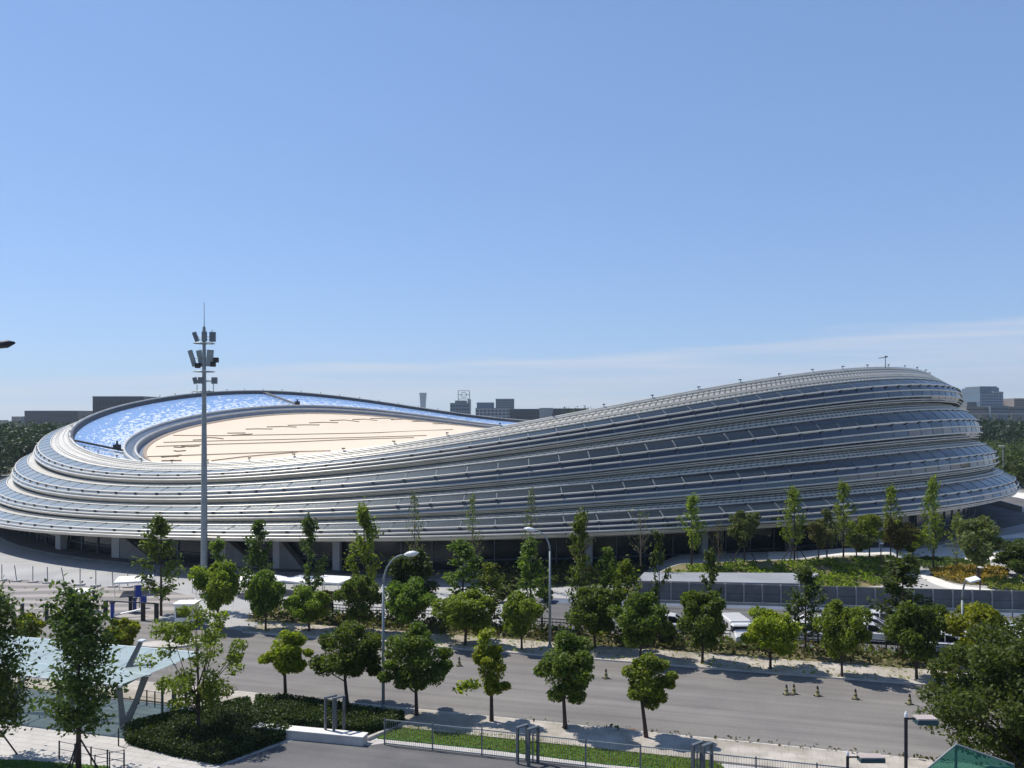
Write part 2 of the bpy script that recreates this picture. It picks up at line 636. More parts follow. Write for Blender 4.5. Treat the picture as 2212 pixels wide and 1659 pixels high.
# ------------------------------------------------------------------ ground
b = MB()
ring = [0, 60, 140, 260, 420, 700, 1200, 2200, 4000, 7000]
nseg = 48
for i in range(len(ring) - 1):
    for k in range(nseg):
        a0, a1 = 2 * math.pi * k / nseg, 2 * math.pi * (k + 1) / nseg
        P = [(ring[i] * math.cos(a0), ring[i] * math.sin(a0) + 120, -.03), (ring[i + 1] * math.cos(a0), ring[i + 1] * math.sin(a0) + 120, -.03),
             (ring[i + 1] * math.cos(a1), ring[i + 1] * math.sin(a1) + 120, -.03), (ring[i] * math.cos(a1), ring[i] * math.sin(a1) + 120, -.03)]
        b.face(P[1:] if i == 0 else P)
tag(b.build('ground', 'earth'), kind='structure')

# plaza round the oval
pl = [(210 * math.cos(a) + 5, 150 * math.sin(a) + 212) for a in np.linspace(0, 2 * math.pi, 49)[:-1]]
sheet('plaza', ccw(pl), -.004, 'plaza')
sheet('road', rect(-260, 260, VN, VF), .02, 'asphalt')
# forecourt and driveway on the left, both reaching the road
sheet('driveway', gp([(-260, 1345), (40, 1343), (330, 1337), (470, 1352), (560, 1372), (480, 1380), (300, 1395), (-260, 1400)]), .008, 'asphalt')
sheet('paved_court', gp([(-500, 1252), (60, 1252), (200, 1268), (330, 1266), (420, 1290), (420, 1322), (330, 1335), (0, 1338), (-500, 1335)]), .004, 'wavy_paving')
# pavements with a real kerb step
for nm, v0, v1, kv in (('pavement', VN - 3.4, VN - .18, VN - .18), ('far_pavement', VF + .18, VF + 4.0, VF)):
    u0 = -260 if nm == 'pavement' else to_uv(G(520, 1369))[0]
    bb = MB()
    bb.prism(rect(u0, 260, v0, v1), 0, .13)
    tag(bb.build('pavement', 'pavement'), kind='structure')
    bb = MB()
    bb.prism(rect(u0, 260, kv, kv + .18), 0, .135)
    tag(bb.build('kerb', 'kerb'), kind='structure')
# foreground paving, driveway and lawn
sheet('paving', rect(-90, -6, 10, VN - 3.4), .012, 'paving')
sheet('driveway', ccw([tuple(G(470, 1659)[:2]), tuple(G(640, 1597)[:2]), tuple(G(795, 1611)[:2]), tuple(G(830, 1606)[:2]), tuple(uv(-5, VFENCE + .3)[:2]), tuple(uv(70, VFENCE + .3)[:2]), tuple(uv(70, 8)[:2]), tuple(uv(-20, 8)[:2])]), .02, 'asphalt_dark')
sheet('paving', rect(-6, 90, VFENCE + .3, VN - 3.4), .012, 'paving')
lawn_p = [(815, 1596), (872, 1569), (1121, 1594), (1200, 1607), (1348, 1627), (1513, 1643), (1556, 1652), (1566, 1664), (1530, 1672), (1306, 1652), (1071, 1622)]
bb = MB()
bb.prism(gp(lawn_p), 0, .06)
tag(bb.build('lawn', 'lawn'), kind='structure')
sheet('lawn', gp([(-40, 1640), (60, 1643), (140, 1650), (235, 1656), (262, 1690), (-40, 1690)]), .03, 'lawn')
# weedy verge behind the far pavement
sheet('verge', rect(to_uv(G(505, 1350))[0], 230, VF + 4.0, VF + 8.5), .01, 'weeds')
# car park
WA, WC = G(1372, 1297), G(2240, 1321)          # foot of the grey screen wall
WD = (WC - WA).normalized()
WN_ = Vector((-WD.y, WD.x, 0))
ul = to_uv(G(1150, 1330))[0]
sheet('car_park', ccw([tuple(uv(ul, VF + 8.5)[:2]), tuple(uv(230, VF + 8.5)[:2]), tuple((WC + WD * 150)[:2]), tuple((WA - WD * 12)[:2])]), .008, 'asphalt_dark')
q = [WA - WD * 10 - WN_ * .3, WC + WD * 90 - WN_ * .3, WC + WD * 90 - WN_ * 2.4, WA - WD * 10 - WN_ * 2.4]
sheet('path', ccw([tuple(p[:2]) for p in q]), .014, 'blue_band')
for k in range(12):
    sheet('road_marking', rect(14 + k * 7.3, 14.14 + k * 7.3, VF + 9.2, VF + 15.0), .014, 'road_mark')
sheet('road_marking', rect(-10, 120, VF + 16.3, VF + 16.5), .014, 'road_mark')
# tyre marks and patch in the road
for off in (0, 1.5):
    bb = MB()
    p = [uv(14.5 + off + 7 * math.sin(a) , VN + 2.2 + off * .4 + 6 * (1 - math.cos(a)), .024) for a in np.linspace(.0, 1.5, 14)][::-1]
    for q0, q1 in zip(p[:-1], p[1:]):
        bb.face([q0, q1, q1 + Vector((.1, .06, 0)), q0 + Vector((.1, .06, 0))])
    tag(bb.build('road_marking', 'tyre_mark'), kind='structure')

# white plaza ribbons, beds
sheet('path', smoothpoly(gp([(1700, 1212), (1665, 1202), (1740, 1193), (1900, 1180), (2060, 1172), (2240, 1150), (2240, 1205), (2100, 1214), (1960, 1212), (1850, 1208)]), 4), .004, 'whitepave')
sheet('path', smoothpoly(gp([(2240, 1062), (2170, 1052), (2110, 1072), (2240, 1112)]), 3), .008, 'whitepave')
sheet('road', smoothpoly(gp([(2125, 1070), (2240, 1085), (2240, 1120), (2160, 1143), (2095, 1156), (2065, 1138)]), 5), .012, 'asphalt_dark')
sheet('road', smoothpoly(gp([(2030, 1180), (2120, 1168), (2240, 1160), (2240, 1168), (2130, 1180)]), 4), .008, 'plaza')
sheet('path', smoothpoly(gp([(1430, 1206), (1480, 1196), (1570, 1190), (1590, 1200), (1500, 1212)]), 4), .008, 'whitepave')
sheet('path', smoothpoly(gp([(1990, 1246), (2010, 1234), (2060, 1224), (2150, 1220), (2150, 1228), (2030, 1240), (2060, 1262), (2150, 1275), (2050, 1272)]), 4), .012, 'whitepave')
bed_a = smoothpoly(gp([(1395, 1232), (1480, 1218), (1580, 1214), (1660, 1216), (1750, 1213), (1870, 1211), (1960, 1214), (1985, 1222), (1930, 1236), (1800, 1240), (1700, 1234), (1560, 1234), (1450, 1244)]), 4)
sheet('soil', bed_a, .012, 'weeds')
bed_b = smoothpoly(gp([(2008, 1240), (2060, 1231), (2130, 1228), (2180, 1240), (2150, 1262), (2080, 1262), (2035, 1252)]), 4)
sheet('soil', bed_b, .016, 'weeds')
bed_c = smoothpoly(gp([(1040, 1262), (1080, 1230), (1200, 1225), (1330, 1228), (1390, 1236), (1370, 1258), (1250, 1266), (1120, 1270)]), 4)
sheet('soil', bed_c, .008, 'weeds')


# ------------------------------------------------------------------ the oval
PP = [0.056, 210.742, 0.973, 19.247, 902.886, 1842.472, 99.728, 93.202, 1.924, 16.089, 27.297, 14.218, 12.75, 4.192, 2.717, -1.034, -1.096, 1.117, -1.021, 0.144, -0.985, 7.037, 17.636, 0.815, 4.014, 11.286, 21.547, 0.695, 5.351, 2.937, 0.015, 0.051, 0.042, 1.601, 0.024, 0.014, -0.041, -1.842]
NT = 336
FRZ = [0, .25 + PP[30], .5 + PP[31], .75 + PP[32], 1.0]
FRO = [0, .25 + PP[34], .5 + PP[35], .75 + PP[36], 1.0]


def plan(t, da, db):
    c, s = np.cos(t), np.sin(t)
    n = PP[8]
    u = (PP[6] + da) * np.sign(c) * np.abs(c) ** (2 / n)
    v = (PP[7] + db) * np.sign(s) * np.abs(s) ** (2 / n)
    r = PP[2]
    return PP[0] + u * np.cos(r) - v * np.sin(r), PP[1] + u * np.sin(r) + v * np.cos(r)


def crest(t):
    m, A = (PP[9] + PP[10]) / 2, (PP[10] - PP[9]) / 2
    c, s = np.cos(t), np.sin(t)
    return m - A * np.cos(2 * t) + PP[14] * c + PP[15] * s + PP[16] * np.sin(2 * t) + PP[17] * np.cos(3 * t) + PP[18] * np.sin(3 * t) + PP[19] * np.cos(4 * t) + PP[20] * np.sin(4 * t)


# even spacing along the perimeter
_t = np.linspace(0, 2 * np.pi, 4001)
_x, _y = plan(_t, 6, 6)
_l = np.concatenate([[0], np.cumsum(np.hypot(np.diff(_x), np.diff(_y)))])
TT = np.interp(np.linspace(0, _l[-1], NT + 1)[:-1], _l, _t)
NPAN = NT // 2
ZR = crest(TT)
ZRM = float(crest(_t).mean())


def level(k, fr, g, fz, t=TT):
    """a closed curve on tier k: fr/fz = share of the tier's own outward step and drop, g = bulge in metres"""
    zr = crest(t)
    so = FRO[k] + (FRO[k + 1] - FRO[k]) * fr
    sz = FRZ[k] + (FRZ[k + 1] - FRZ[k]) * fz
    x, y = plan(t, PP[11] * so + g, PP[12] * so + g)
    zb = PP[13] + PP[33] * x / 100 + PP[37] * (y - 150) / 100
    zb = np.maximum(zb, 1.6)
    return np.stack([x, y, zr + (zb - zr) * sz], 1)


def band(name, curves, m, parent, smooth=False, uscale=.5, vs=None):
    n, c = len(curves), len(curves[0])
    verts = np.concatenate(curves).tolist()
    faces = []
    for j in range(n - 1):
        for i in range(c):
            i2 = (i + 1) % c
            faces.append((j * c + i, (j + 1) * c + i, (j + 1) * c + i2, j * c + i2))
    me = bpy.data.meshes.new(name)
    me.from_pydata(verts, [], faces)
    me.materials.append(MATS[m])
    ul = me.uv_layers.new(name='UVMap')
    uvs = []
    for j in range(n - 1):
        v0, v1 = (vs[j], vs[j + 1]) if vs else (j / (n - 1), (j + 1) / (n - 1))
        for i in range(c):
            uvs += [i * uscale, v0, i * uscale, v1, (i + 1) * uscale, v1, (i + 1) * uscale, v0]
    ul.data.foreach_set('uv', uvs)
    if smooth: me.polygons.foreach_set('use_smooth', [True] * len(faces))
    me.update()
    return link(name, me, parent)


def ringtube(name, curve, r, m, parent):
    b = MB()
    b.tube([tuple(p) for p in curve], r, 8, closed=True)
    return b.build(name, m, parent, smooth=True)


oval = empty('skating_oval', 'huge oval ice arena wrapped in stacked glass ribbons with a cream saddle roof', 'arena', (PP[0], PP[1], 0))
OV = Vector((PP[0], PP[1], 0))


def adopt(o):
    """keep the part where it was built although its thing's origin is at the oval's centre"""
    o.location = Vector(o.location) - OV
    return o


for k in range(4):
    sh = .30 if k == 0 else .17
    P = [(.0, .0, .0), (.1, .95, sh * .42), (.22, 1.95, sh)]
    A = [level(k, *p) for p in P]
    tier = adopt(band('ribbon_tier', [A[0], A[1], A[2]], 'louvre', oval))
    mx_ = .47 if k == 0 else .43
    G1 = [level(k, .22, 1.95, sh), level(k, .32, 2.5, sh + (mx_ - sh) * .36), level(k, .42, 2.82, sh + (mx_ - sh) * .72), level(k, .5, PP[29], mx_)]
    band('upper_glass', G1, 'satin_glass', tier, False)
    G2 = [level(k, .5, PP[29], mx_), level(k, .6, 2.98, .6), level(k, .74, 2.75, .79)]
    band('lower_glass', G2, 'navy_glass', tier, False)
    G3 = [level(k, .74, 2.75, .79), level(k, .9, 1.75, .92), level(k, 1, .05, 1.0)]
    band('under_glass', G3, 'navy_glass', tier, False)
    tl = [(.0, .1, -.005, .14), (.06, .6, sh * .24, .1), (.13, 1.25, sh * .55, .11), (.22, 2.02, sh - .01, .14), (.5, PP[29] + .06, mx_, .14), (.615, 3.03, .62, .13), (.74, 2.79, .79, .13), (.85, 2.1, .88, .1), (.93, 1.55, .94, .12)]
    if k == 3: tl.append((1, .12, 1.0, .2))
    if k == 0: tl.insert(2, (.16, 1.5, sh * .7, .13))
    for fr, g, fz, r in tl:
        ringtube('ribbon_tube', level(k, fr, g, fz), r, 'tube_metal', tier)
    # glazing bars at every second division, with their brackets
    mb = MB()
    cur = G1 + G2[1:] + G3[1:]
    for i in range(0, NT, 2):
        for a, c in zip(cur[:-1], cur[1:]):
            p, q = Vector(a[i]), Vector(c[i])
            tdir = (Vector(a[(i + 1) % NT]) - Vector(a[i - 1])).normalized()
            outd = tdir.cross(q - p).normalized()
            if outd.dot(Vector((p.x - OV.x, p.y - OV.y, 0))) < 0: outd = -outd
            w, h = tdir * .06, outd * .04
            P8 = [p - w, p + w, q + w, q - w]
            mb.face([x + h for x in P8])
            mb.face([P8[0], P8[0] + h, P8[3] + h, P8[3]])
            mb.face([P8[1], P8[1] + h, P8[2] + h, P8[2]])
    kb = mb
    for fr, g, fz in ((.22, 2.1, sh + .02), (.5, PP[29] + .25, mx_ + .02)):
        c = level(k, fr, g, fz)
        for i in range(0, NT, 2):
            t0 = c[(i + 1) % NT] - c[i - 1]
            kb.box(c[i], (.3, .26, .2), math.atan2(t0[1], t0[0]), 1)
    mb.build('mullion', ['steel_grey', 'crest_dark'], tier)

# crest parapet and the printed glass ring
def rim(da, db, zf=1.0, dz=0.0, t=TT):
    x, y = plan(t, da, db)
    return np.stack([x, y, (crest(t) - ZRM) * zf + ZRM + dz], 1)


c0, c1, c2 = rim(0, 0, 1, .02), rim(-.7, -.7, 1, .1), rim(-1.1, -1.1, 1, -.8)
adopt(band('crest_parapet', [c0, c1, c2], 'crest_dark', oval, False))
adopt(ringtube('crest_tube', rim(-.3, -.3, 1, .16), .24, 'tube_metal', oval))
steps = np.linspace(0, 1, 7)
ia, ib, izf, idz = PP[21], PP[22], PP[23], PP[24]
rows = [rim(-1.1 - (ia - 1.1) * s, -1.1 - (ib - 1.1) * s, 1 + (izf - 1) * s, -.8 + (-idz + .8) * s) for s in steps]
ringo = adopt(band('glass_ring', rows, 'flake_glass', oval, True, vs=list(steps)))
ma, mb_, mzf, mdz = PP[25], PP[26], PP[27], PP[28]


def lerp_ring(s, dz):
    return rim(-ia - (ma - ia) * s, -ib - (mb_ - ib) * s, izf + (mzf - izf) * s, -idz - (mdz - idz) * s + dz)


gut = adopt(band('inner_ring', [rows[-1], lerp_ring(.0, .55), lerp_ring(.12, .6), lerp_ring(.42, .15), lerp_ring(.5, .5), lerp_ring(.58, .5), lerp_ring(.62, -.3), lerp_ring(.85, -.2)], 'gutter', oval))
ringtube('ring_tube', lerp_ring(.06, .7), .26, 'tube_metal', gut)
ringtube('ring_tube', lerp_ring(.54, .62), .24, 'tube_metal', gut)
band('edge_trim', [lerp_ring(.85, -.2), lerp_ring(.86, .25), lerp_ring(1.0, .2), lerp_ring(1.01, 0)], 'trim_beige', gut)
# membrane: a saddle stretched over the opening
edge = lerp_ring(1.0, .1)
cen = edge.mean(0)
zc = float(edge[:, 2].mean()) - .6


def mem(i, s, dz=0.0):
    e = edge[int(i) % NT]
    return np.array([cen[0] + (e[0] - cen[0]) * s, cen[1] + (e[1] - cen[1]) * s, zc + (e[2] - zc) * s * s + dz])


mrows = [np.array([mem(i, s) for i in range(NT)]) for s in (1, .94, .86, .76, .64, .5, .36, .22, .1, .02)]
memb = adopt(band('membrane_roof', mrows, 'membrane', oval, True))
GS = np.array([[mem(i, s) for i in range(0, NT)] for s in np.linspace(0, 1, 120)]).reshape(-1, 3)
GPX = np.stack([CX + F * GS[:, 0] / GS[:, 1], HZ - F * (GS[:, 2] - H) / GS[:, 1]], 1)


def on_roof(x, y):
    d = (GPX[:, 0] - x) ** 2 + (GPX[:, 1] - y) ** 2
    return Vector(GS[d.argmin()]) + Vector((0, 0, .12))


sb = MB()
for line in ([(373, 941), (480, 942), (612, 939), (800, 936), (978, 929)], [(351, 956), (480, 953), (612, 949), (780, 946), (922, 942)],
             [(337, 966), (450, 962), (612, 956), (760, 951), (895, 948)], [(321, 985), (450, 983), (612, 978), (715, 974)], [(454, 997), (530, 988), (640, 978)]):
    pts = [on_roof(*p) for p in line]
    fine = []
    for p, q in zip(pts[:-1], pts[1:]):
        for j in range(8): fine.append(p.lerp(q, j / 8))
    sb.tube(fine + [pts[-1]], .09, 5)
sb.build('roof_seam', 'seam', memb)
arc = [(350, 997, 392), (346, 986, 390), (350, 986, 386), (375, 976, 402), (392, 966, 432), (378, 968, 403), (418, 953, 448), (446, 948, 482), (490, 937, 530), (500, 940, 545), (530, 929, 590), (575, 924, 640), (620, 920, 690), (668, 915, 730), (712, 910, 775), (760, 907, 815), (800, 905, 860), (845, 907, 905), (890, 911, 950), (935, 916, 990)]
for x0, y0, x1 in arc:
    g = MB()
    g.tube([on_roof(x0, y0), on_roof((x0 + x1) / 2, y0 - 1), on_roof(x1, y0 - (1 if x0 < 700 else -2))], .11, 5)
    g.build('snow_guard', 'seam', memb)
# maintenance gantries across the ring
for (xa, ya, xb, yb) in ((155, 959, 262, 980), (570, 850, 648, 881)):
    def ringpt(x, y):
        Q = np.concatenate(rows)
        q = np.stack([CX + F * Q[:, 0] / Q[:, 1], HZ - F * (Q[:, 2] - H) / Q[:, 1]], 1)
        return Vector(Q[((q - (x, y)) ** 2).sum(1).argmin()])
    p, q = ringpt(xa, ya), ringpt(xb, yb)
    g = MB()
    d = (q - p).normalized()
    sd = d.cross(Vector((0, 0, 1))) * .5
    up = Vector((0, 0, .45))
    for o_ in (sd, -sd): g.tube([p + o_ + up, q + o_ + up], .16, 6)
    for j in range(9):
        m_ = p.lerp(q, j / 8) + up
        g.tube([m_ + sd, m_ - sd], .07, 5)
    gz = q.lerp(p, .12)
    g.box(gz + Vector((0, 0, .9)), (1.4, 1.2, .9), .4)
    g.tube([gz + Vector((0, 0, 1.2)), gz + Vector((0, 0, 2.0))], .2, 6)
    adopt(g.build('roof_gantry', 'dark_metal', oval))
# small lamps along the crest
lm = MB()
lm.tube([(0, 0, 0), (0, 0, .38)], .05, 6)
lm.box((.08, 0, .42), (.42, .24, .14))
lme = None
for i in range(0, NT, 4):
    p = rim(-.3, -.3, 1, .3)[i]
    if lme is None:
        o = lm.build('crest_lamp', 'crest_dark', oval)
        lme = o.data
    else:
        o = link('crest_lamp', lme, oval)
    o.location = Vector(p) - OV
    o.rotation_euler.z = i * .7
ms = MB()
i = int(np.argmin(np.abs(CX + F * c0[:, 0] / c0[:, 1] - 1912) + (c0[:, 1] > 200) * 1e4))
p = Vector(c0[i])
ms.tube([p, p + Vector((0, 0, 1.9))], [.09, .06], 6)
ms.tube([p + Vector((-1.1, 0, 1.75)), p + Vector((.35, 0, 1.95))], .07, 5)
ms.box(p + Vector((.1, 0, 2.0)), (.4, .3, .25))
adopt(ms.build('weather_mast', 'steel_grey', oval))
# soffit, ground floor glass wall and columns
bot = level(3, 1, .05, 1.0)


def low(off, z=None):
    x, y = plan(TT, PP[11] + off, PP[12] + off)
    zz = bot[:, 2] if z is None else np.full(NT, z)
    return np.stack([x, y, zz], 1)


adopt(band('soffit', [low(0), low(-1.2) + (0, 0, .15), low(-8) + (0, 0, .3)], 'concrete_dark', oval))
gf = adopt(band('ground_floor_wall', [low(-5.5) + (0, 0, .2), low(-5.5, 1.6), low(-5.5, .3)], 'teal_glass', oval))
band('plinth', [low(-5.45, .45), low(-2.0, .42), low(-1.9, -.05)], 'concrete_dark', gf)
gm = MB()
for i in range(0, NT, 2):
    p = low(-5.4, 0)[i]
    t0 = low(0)[(i + 1) % NT] - low(0)[i - 1]
    z1 = bot[i][2] + .2
    gm.box((p[0], p[1], z1 / 2 + .2), (.12, .16, z1 - .4), math.atan2(t0[1], t0[0]))
c = low(-5.35, 1.62)
gm.tube([tuple(q) for q in c], .1, 5, closed=True)
gm.build('mullion', 'steel_grey', gf)
scr = np.stack([CX + F * bot[:, 0] / bot[:, 1], bot[:, 1]], 1)
near = [i for i in range(NT) if bot[i][1] < 165]


def near_i(x):
    return min(near, key=lambda i: abs(scr[i][0] - x))


for x in (60, 182, 420, 560, 690, 1010, 1300, 1560, 1760, 1960, 2060):
    i = near_i(x)
    p = low(-4.4)[i]
    g = MB()
    wdt = 1.5 if x < 500 else .9
    t0 = low(0)[(i + 1) % NT] - low(0)[i - 1]
    h_ = p[2] + .25
    g.box((p[0], p[1], h_ / 2), (wdt, .9, h_), math.atan2(t0[1], t0[0]))
    adopt(g.build('column', 'column', oval))
# stair flanks under the overhang on the left
for x0, x1 in ((186, 292), (425, 520), (575, 640)):
    i0, i1 = near_i(x0), near_i(x1)
    p, q = Vector(low(-4.0)[i0]), Vector(low(-4.0)[i1])
    hz_ = p.z
    p.z = q.z = 0
    g = MB()
    inw = (Vector((OV.x, OV.y, 0)) - p).normalized() * 1.2
    tri = [p, q, p + Vector((0, 0, hz_))]
    g.face(tri)
    g.face([x + inw for x in tri])
    g.face([tri[0], tri[1], tri[1] + inw, tri[0] + inw])
    g.face([tri[1], tri[2], tri[2] + inw, tri[1] + inw])
    adopt(g.build('stair_flank', 'column_grey', oval))

# glazed entrance porch on the right
D0 = G(1970, 1142).y
pr = empty('entrance_porch', 'small dark glazed entrance porch under the right end of the arena', 'porch', G(1970, 1142))
g = MB()
g.box((0, 0, 1.25), (2.6, 2.4, 2.3))
g.build('glass_box', 'navy_glass', pr)
g = MB()
g.box((0, 0, 2.55), (3.4, 3.2, .22))
for sx in (-1.35, 0, 1.35): g.box((sx, -1.25, 1.25), (.12, .1, 2.4))
g.build('frame', 'tube_metal', pr)
rw = empty('ramp_wall', 'low white ramp wall curving out beside the right end of the arena', 'wall', G(2060, 1100))
g = MB()
pts = [G(2010, 1116), G(2060, 1098), G(2110, 1082), G(2160, 1092), G(2210, 1106)]
for p, q in zip(pts[:-1], pts[1:]):
    d = q - p
    g.box((p + q) / 2 + Vector((0, 0, .55)) - rw.location, (d.length + .1, .35, 1.1), math.atan2(d.y, d.x))
g.build('wall_panel', 'whitepave', rw)


# ------------------------------------------------------------------ trees
def leaf_mesh(name, centers, size, rng, m, flat=.5):
    """many small leaf sprays: bent diamonds, each its own island"""
    n = len(centers)
    up_ = rng.normal(size=(n, 3))
    up_[:, 2] += 1.15 if flat < .6 else .5
    up_ /= np.linalg.norm(up_, axis=1)[:, None]
    a = np.cross(up_, rng.normal(size=(n, 3)))
    a /= np.linalg.norm(a, axis=1)[:, None]
    b = np.cross(up_, a)
    sz = size * rng.uniform(.6, 1.35, n)[:, None]
    c = np.asarray(centers)
    up = np.cross(a, b)
    P = np.stack([c - a * sz, c - b * sz * .55 + up * sz * .12, c + a * sz, c + b * sz * .55 + up * sz * .12], 1).reshape(-1, 3)
    me = bpy.data.meshes.new(name)
    me.vertices.add(4 * n)
    me.vertices.foreach_set('co', P.astype(np.float32).ravel())
    me.loops.add(4 * n)
    me.loops.foreach_set('vertex_index', np.arange(4 * n, dtype=np.int32))
    me.polygons.add(n)
    me.polygons.foreach_set('loop_start', np.arange(0, 4 * n, 4, dtype=np.int32))
    me.polygons.foreach_set('loop_total', np.full(n, 4, dtype=np.int32))
    me.materials.append(MATS[m])
    me.update(calc_edges=True)
    return me


def crown_round(seed, w, z0, z1, nleaf, size, nclump=26, ragged=.25, hollow=.0, rim=.30, fill=.2):
    """crown of leaf clumps: returns leaf centres and clump centres (unit: metres, trunk foot at 0)"""
    rng = np.random.default_rng(seed)
    h = z1 - z0
    cl = []
    while len(cl) < nclump:
        d = rng.normal(size=3)
        d /= np.linalg.norm(d)
        r = rng.uniform(.45, 1.0) ** .6
        p = d * r
        f = 1.0 if p[2] > -.2 else 1 + .25 * (p[2] + .2)
        q = np.array([p[0] * w / 2 * f * rng.uniform(1 - ragged, 1 + ragged * .8), p[1] * w / 2 * f * rng.uniform(1 - ragged, 1 + ragged * .6), z0 + h * (.5 + .5 * p[2])])
        cl.append(q)
    cl = np.array(cl)
    nleaf = int(nleaf * 1.5)
    k = rng.integers(0, nclump, nleaf)
    cs = rng.uniform(.7, 1.2, nclump) * rim * 1.1 * w / 2
    off = rng.normal(size=(nleaf, 3))
    off /= np.linalg.norm(off, axis=1)[:, None]
    off *= (rng.uniform(.15, 1, nleaf) ** .5)[:, None]
    off[:, 2] *= .7
    P = cl[k] + off * cs[k][:, None]
    # inner fill that ties the clumps together
    nf = int(nleaf * fill)
    d = rng.normal(size=(nf, 3))
    d /= np.linalg.norm(d, axis=1)[:, None]
    d *= (rng.random(nf) ** .45 * .8)[:, None]
    P = np.concatenate([P, np.stack([d[:, 0] * w / 2, d[:, 1] * w / 2, z0 + h * (.5 + .5 * d[:, 2])], 1)])
    return P, cl, rng


def crown_column(seed, w, z0, z1, nleaf, size, nbr=26, spread=.16, gap=.3, top=.25):
    """upright young tree: leafy branches leaving a straight stem"""
    rng = np.random.default_rng(seed)
    h = z1 - z0
    P, cl = [], []
    for j in range(nbr):
        f = (j + rng.uniform(0, 1)) / nbr
        if rng.random() < gap * .5: continue
        rad = w / 2 * (1 - (1 - top) * f ** 1.4) * rng.uniform(.5, 1.05) * (.65 + .35 * min(1, f * 5))
        az = j * 2.4 + rng.uniform(-.6, .6)
        tip = np.array([math.cos(az) * rad, math.sin(az) * rad, z0 + h * f + rad * .55])
        root = np.array([0, 0, z0 + h * f - rad * .35])
        cl.append((root, tip))
        m = int(nleaf / nbr)
        s = rng.uniform(.25, 1.08, m) ** .8
        q = root + (tip - root) * s[:, None] + rng.normal(size=(m, 3)) * spread * w * (.4 + .6 * s[:, None]) * .55
        P.append(q)
    m = nleaf // 14
    P.append(np.stack([rng.normal(size=m) * .07 * w, rng.normal(size=m) * .07 * w, z1 - h * .18 * rng.random(m)], 1))
    return np.concatenate(P), cl, rng


TREE = {}


def tree_meshes(key, kind, seed, w, z0, z1, nleaf, size, leaf, tr, lean=0.0, bark='bark', **kw):
    rng0 = random.Random(seed)
    b = MB()
    lx, ly = lean, lean * .4
    if kind == 'round':
        P, cl, rng = crown_round(seed, w, z0, z1, nleaf, size, **kw)
        top = z0 + (z1 - z0) * .62
        pts = [(0, 0, -.05), (lx * .15, ly * .15, z0 * .4), (lx * .4, ly * .4, z0), (lx * .7, ly * .7, (z0 + top) / 2), (lx, ly, top)]
        b.tube(pts, [tr * 1.25, tr, tr * .85, tr * .5, tr * .2], 8)
        for q in cl[::2]:
            s = Vector((lx * .45, ly * .45, z0 + (top - z0) * rng0.uniform(-.05, .5)))
            e = Vector(q)
            m = s.lerp(e, .5) + Vector((0, 0, -.12))
            b.tube([s, m, e], [tr * .38, tr * .24, tr * .1], 5)
    else:
        P, cl, rng = crown_column(seed, w, z0, z1, nleaf, size, **kw)
        b.tube([(0, 0, -.05), (lx * .3, 0, z0), (lx * .6, 0, (z0 + z1) / 2), (lx * .4, 0, z1 - .2)], [tr * 1.2, tr, tr * .6, tr * .15], 7)
        for root, tip in cl:
            b.tube([root, (root + tip) / 2 + (0, 0, -.05), tip], [tr * .3, tr * .2, tr * .07], 4)
    me_c = leaf_mesh('crown', P, size, rng, leaf)
    tob = b.build('trunk', bark, smooth=True)
    me_t = tob.data
    bpy.data.objects.remove(tob)
    TREE[key] = (me_t, me_c, leaf)
    return TREE[key]


def stakes(parent, n, r, z, th=.05, m='stake'):
    for k in range(n):
        a = 2 * math.pi * k / n + .5
        s = MB()
        s.tube([(math.cos(a) * r, math.sin(a) * r, 0), (math.cos(a) * .1, math.sin(a) * .1, z)], th, 6)
        s.build('support_stake', m, parent)


LEAFV = {}


def plant(key, loc, label, rz=0.0, scale=1.0, leaf=None, name='street_tree', group=None, stk=None, sz=1.0):
    me_t, me_c, lf = TREE[key]
    r = empty(name, label, 'tree', loc, rz, group)
    r.scale = (scale, scale, scale * sz)
    link('trunk', me_t, r)
    if leaf and leaf != lf:
        kk = (key, leaf)
        if kk not in LEAFV:
            m2 = me_c.copy()
            m2.materials.clear()
            m2.materials.append(MATS[leaf])
            LEAFV[kk] = m2
        me_c = LEAFV[kk]
    link('crown', me_c, r)
    if stk: stakes(r, *stk)
    return r


def dims(base, crown):
    """metres from measured outline: base point (x, y) on the ground, crown (x0, x1, y0, y1)"""
    p = G(*base)
    k = p.y / F
    return p, (crown[1] - crown[0]) * k, (base[1] - crown[3]) * k, (base[1] - crown[2]) * k, ((crown[0] + crown[1]) / 2 - base[0]) * k


# near row along the kerb
NEAR = [
    ('n1', (617, 1516), (566, 655, 1358, 1470), 'leaf_yellow', 3600, .15, 'small maple with yellow-green crown, first in the kerbside row beyond the hedge', {}),
    ('n2', (750, 1523), (660, 808, 1352, 1482), 'leaf_green', 4600, .16, 'broad dark green maple on the kerb just left of the tall street lamp', dict(ragged=.4)),
    ('n3', (900, 1549), (826, 964, 1352, 1508), 'leaf_green', 4800, .16, 'broad dark green maple on the kerb just right of the tall street lamp', dict(ragged=.4)),
    ('n4', (1062, 1562), (1022, 1098, 1392, 1505), 'leaf_yellow', 2200, .15, 'thin yellowish young tree with straggling side shoots on the kerb', dict(ragged=.75, nclump=16, rim=.34)),
    ('n5', (1221, 1578), (1137, 1276, 1372, 1518), 'leaf_green', 4600, .16, 'rounded mid green maple on the kerb beside the twin grey portal frames', dict(ragged=.35)),
    ('n6', (1396, 1597), (1327, 1428, 1410, 1538), 'leaf_lime', 3300, .15, 'lime green young maple with leaning trunk, last of the kerbside row', dict(ragged=.35)),
]
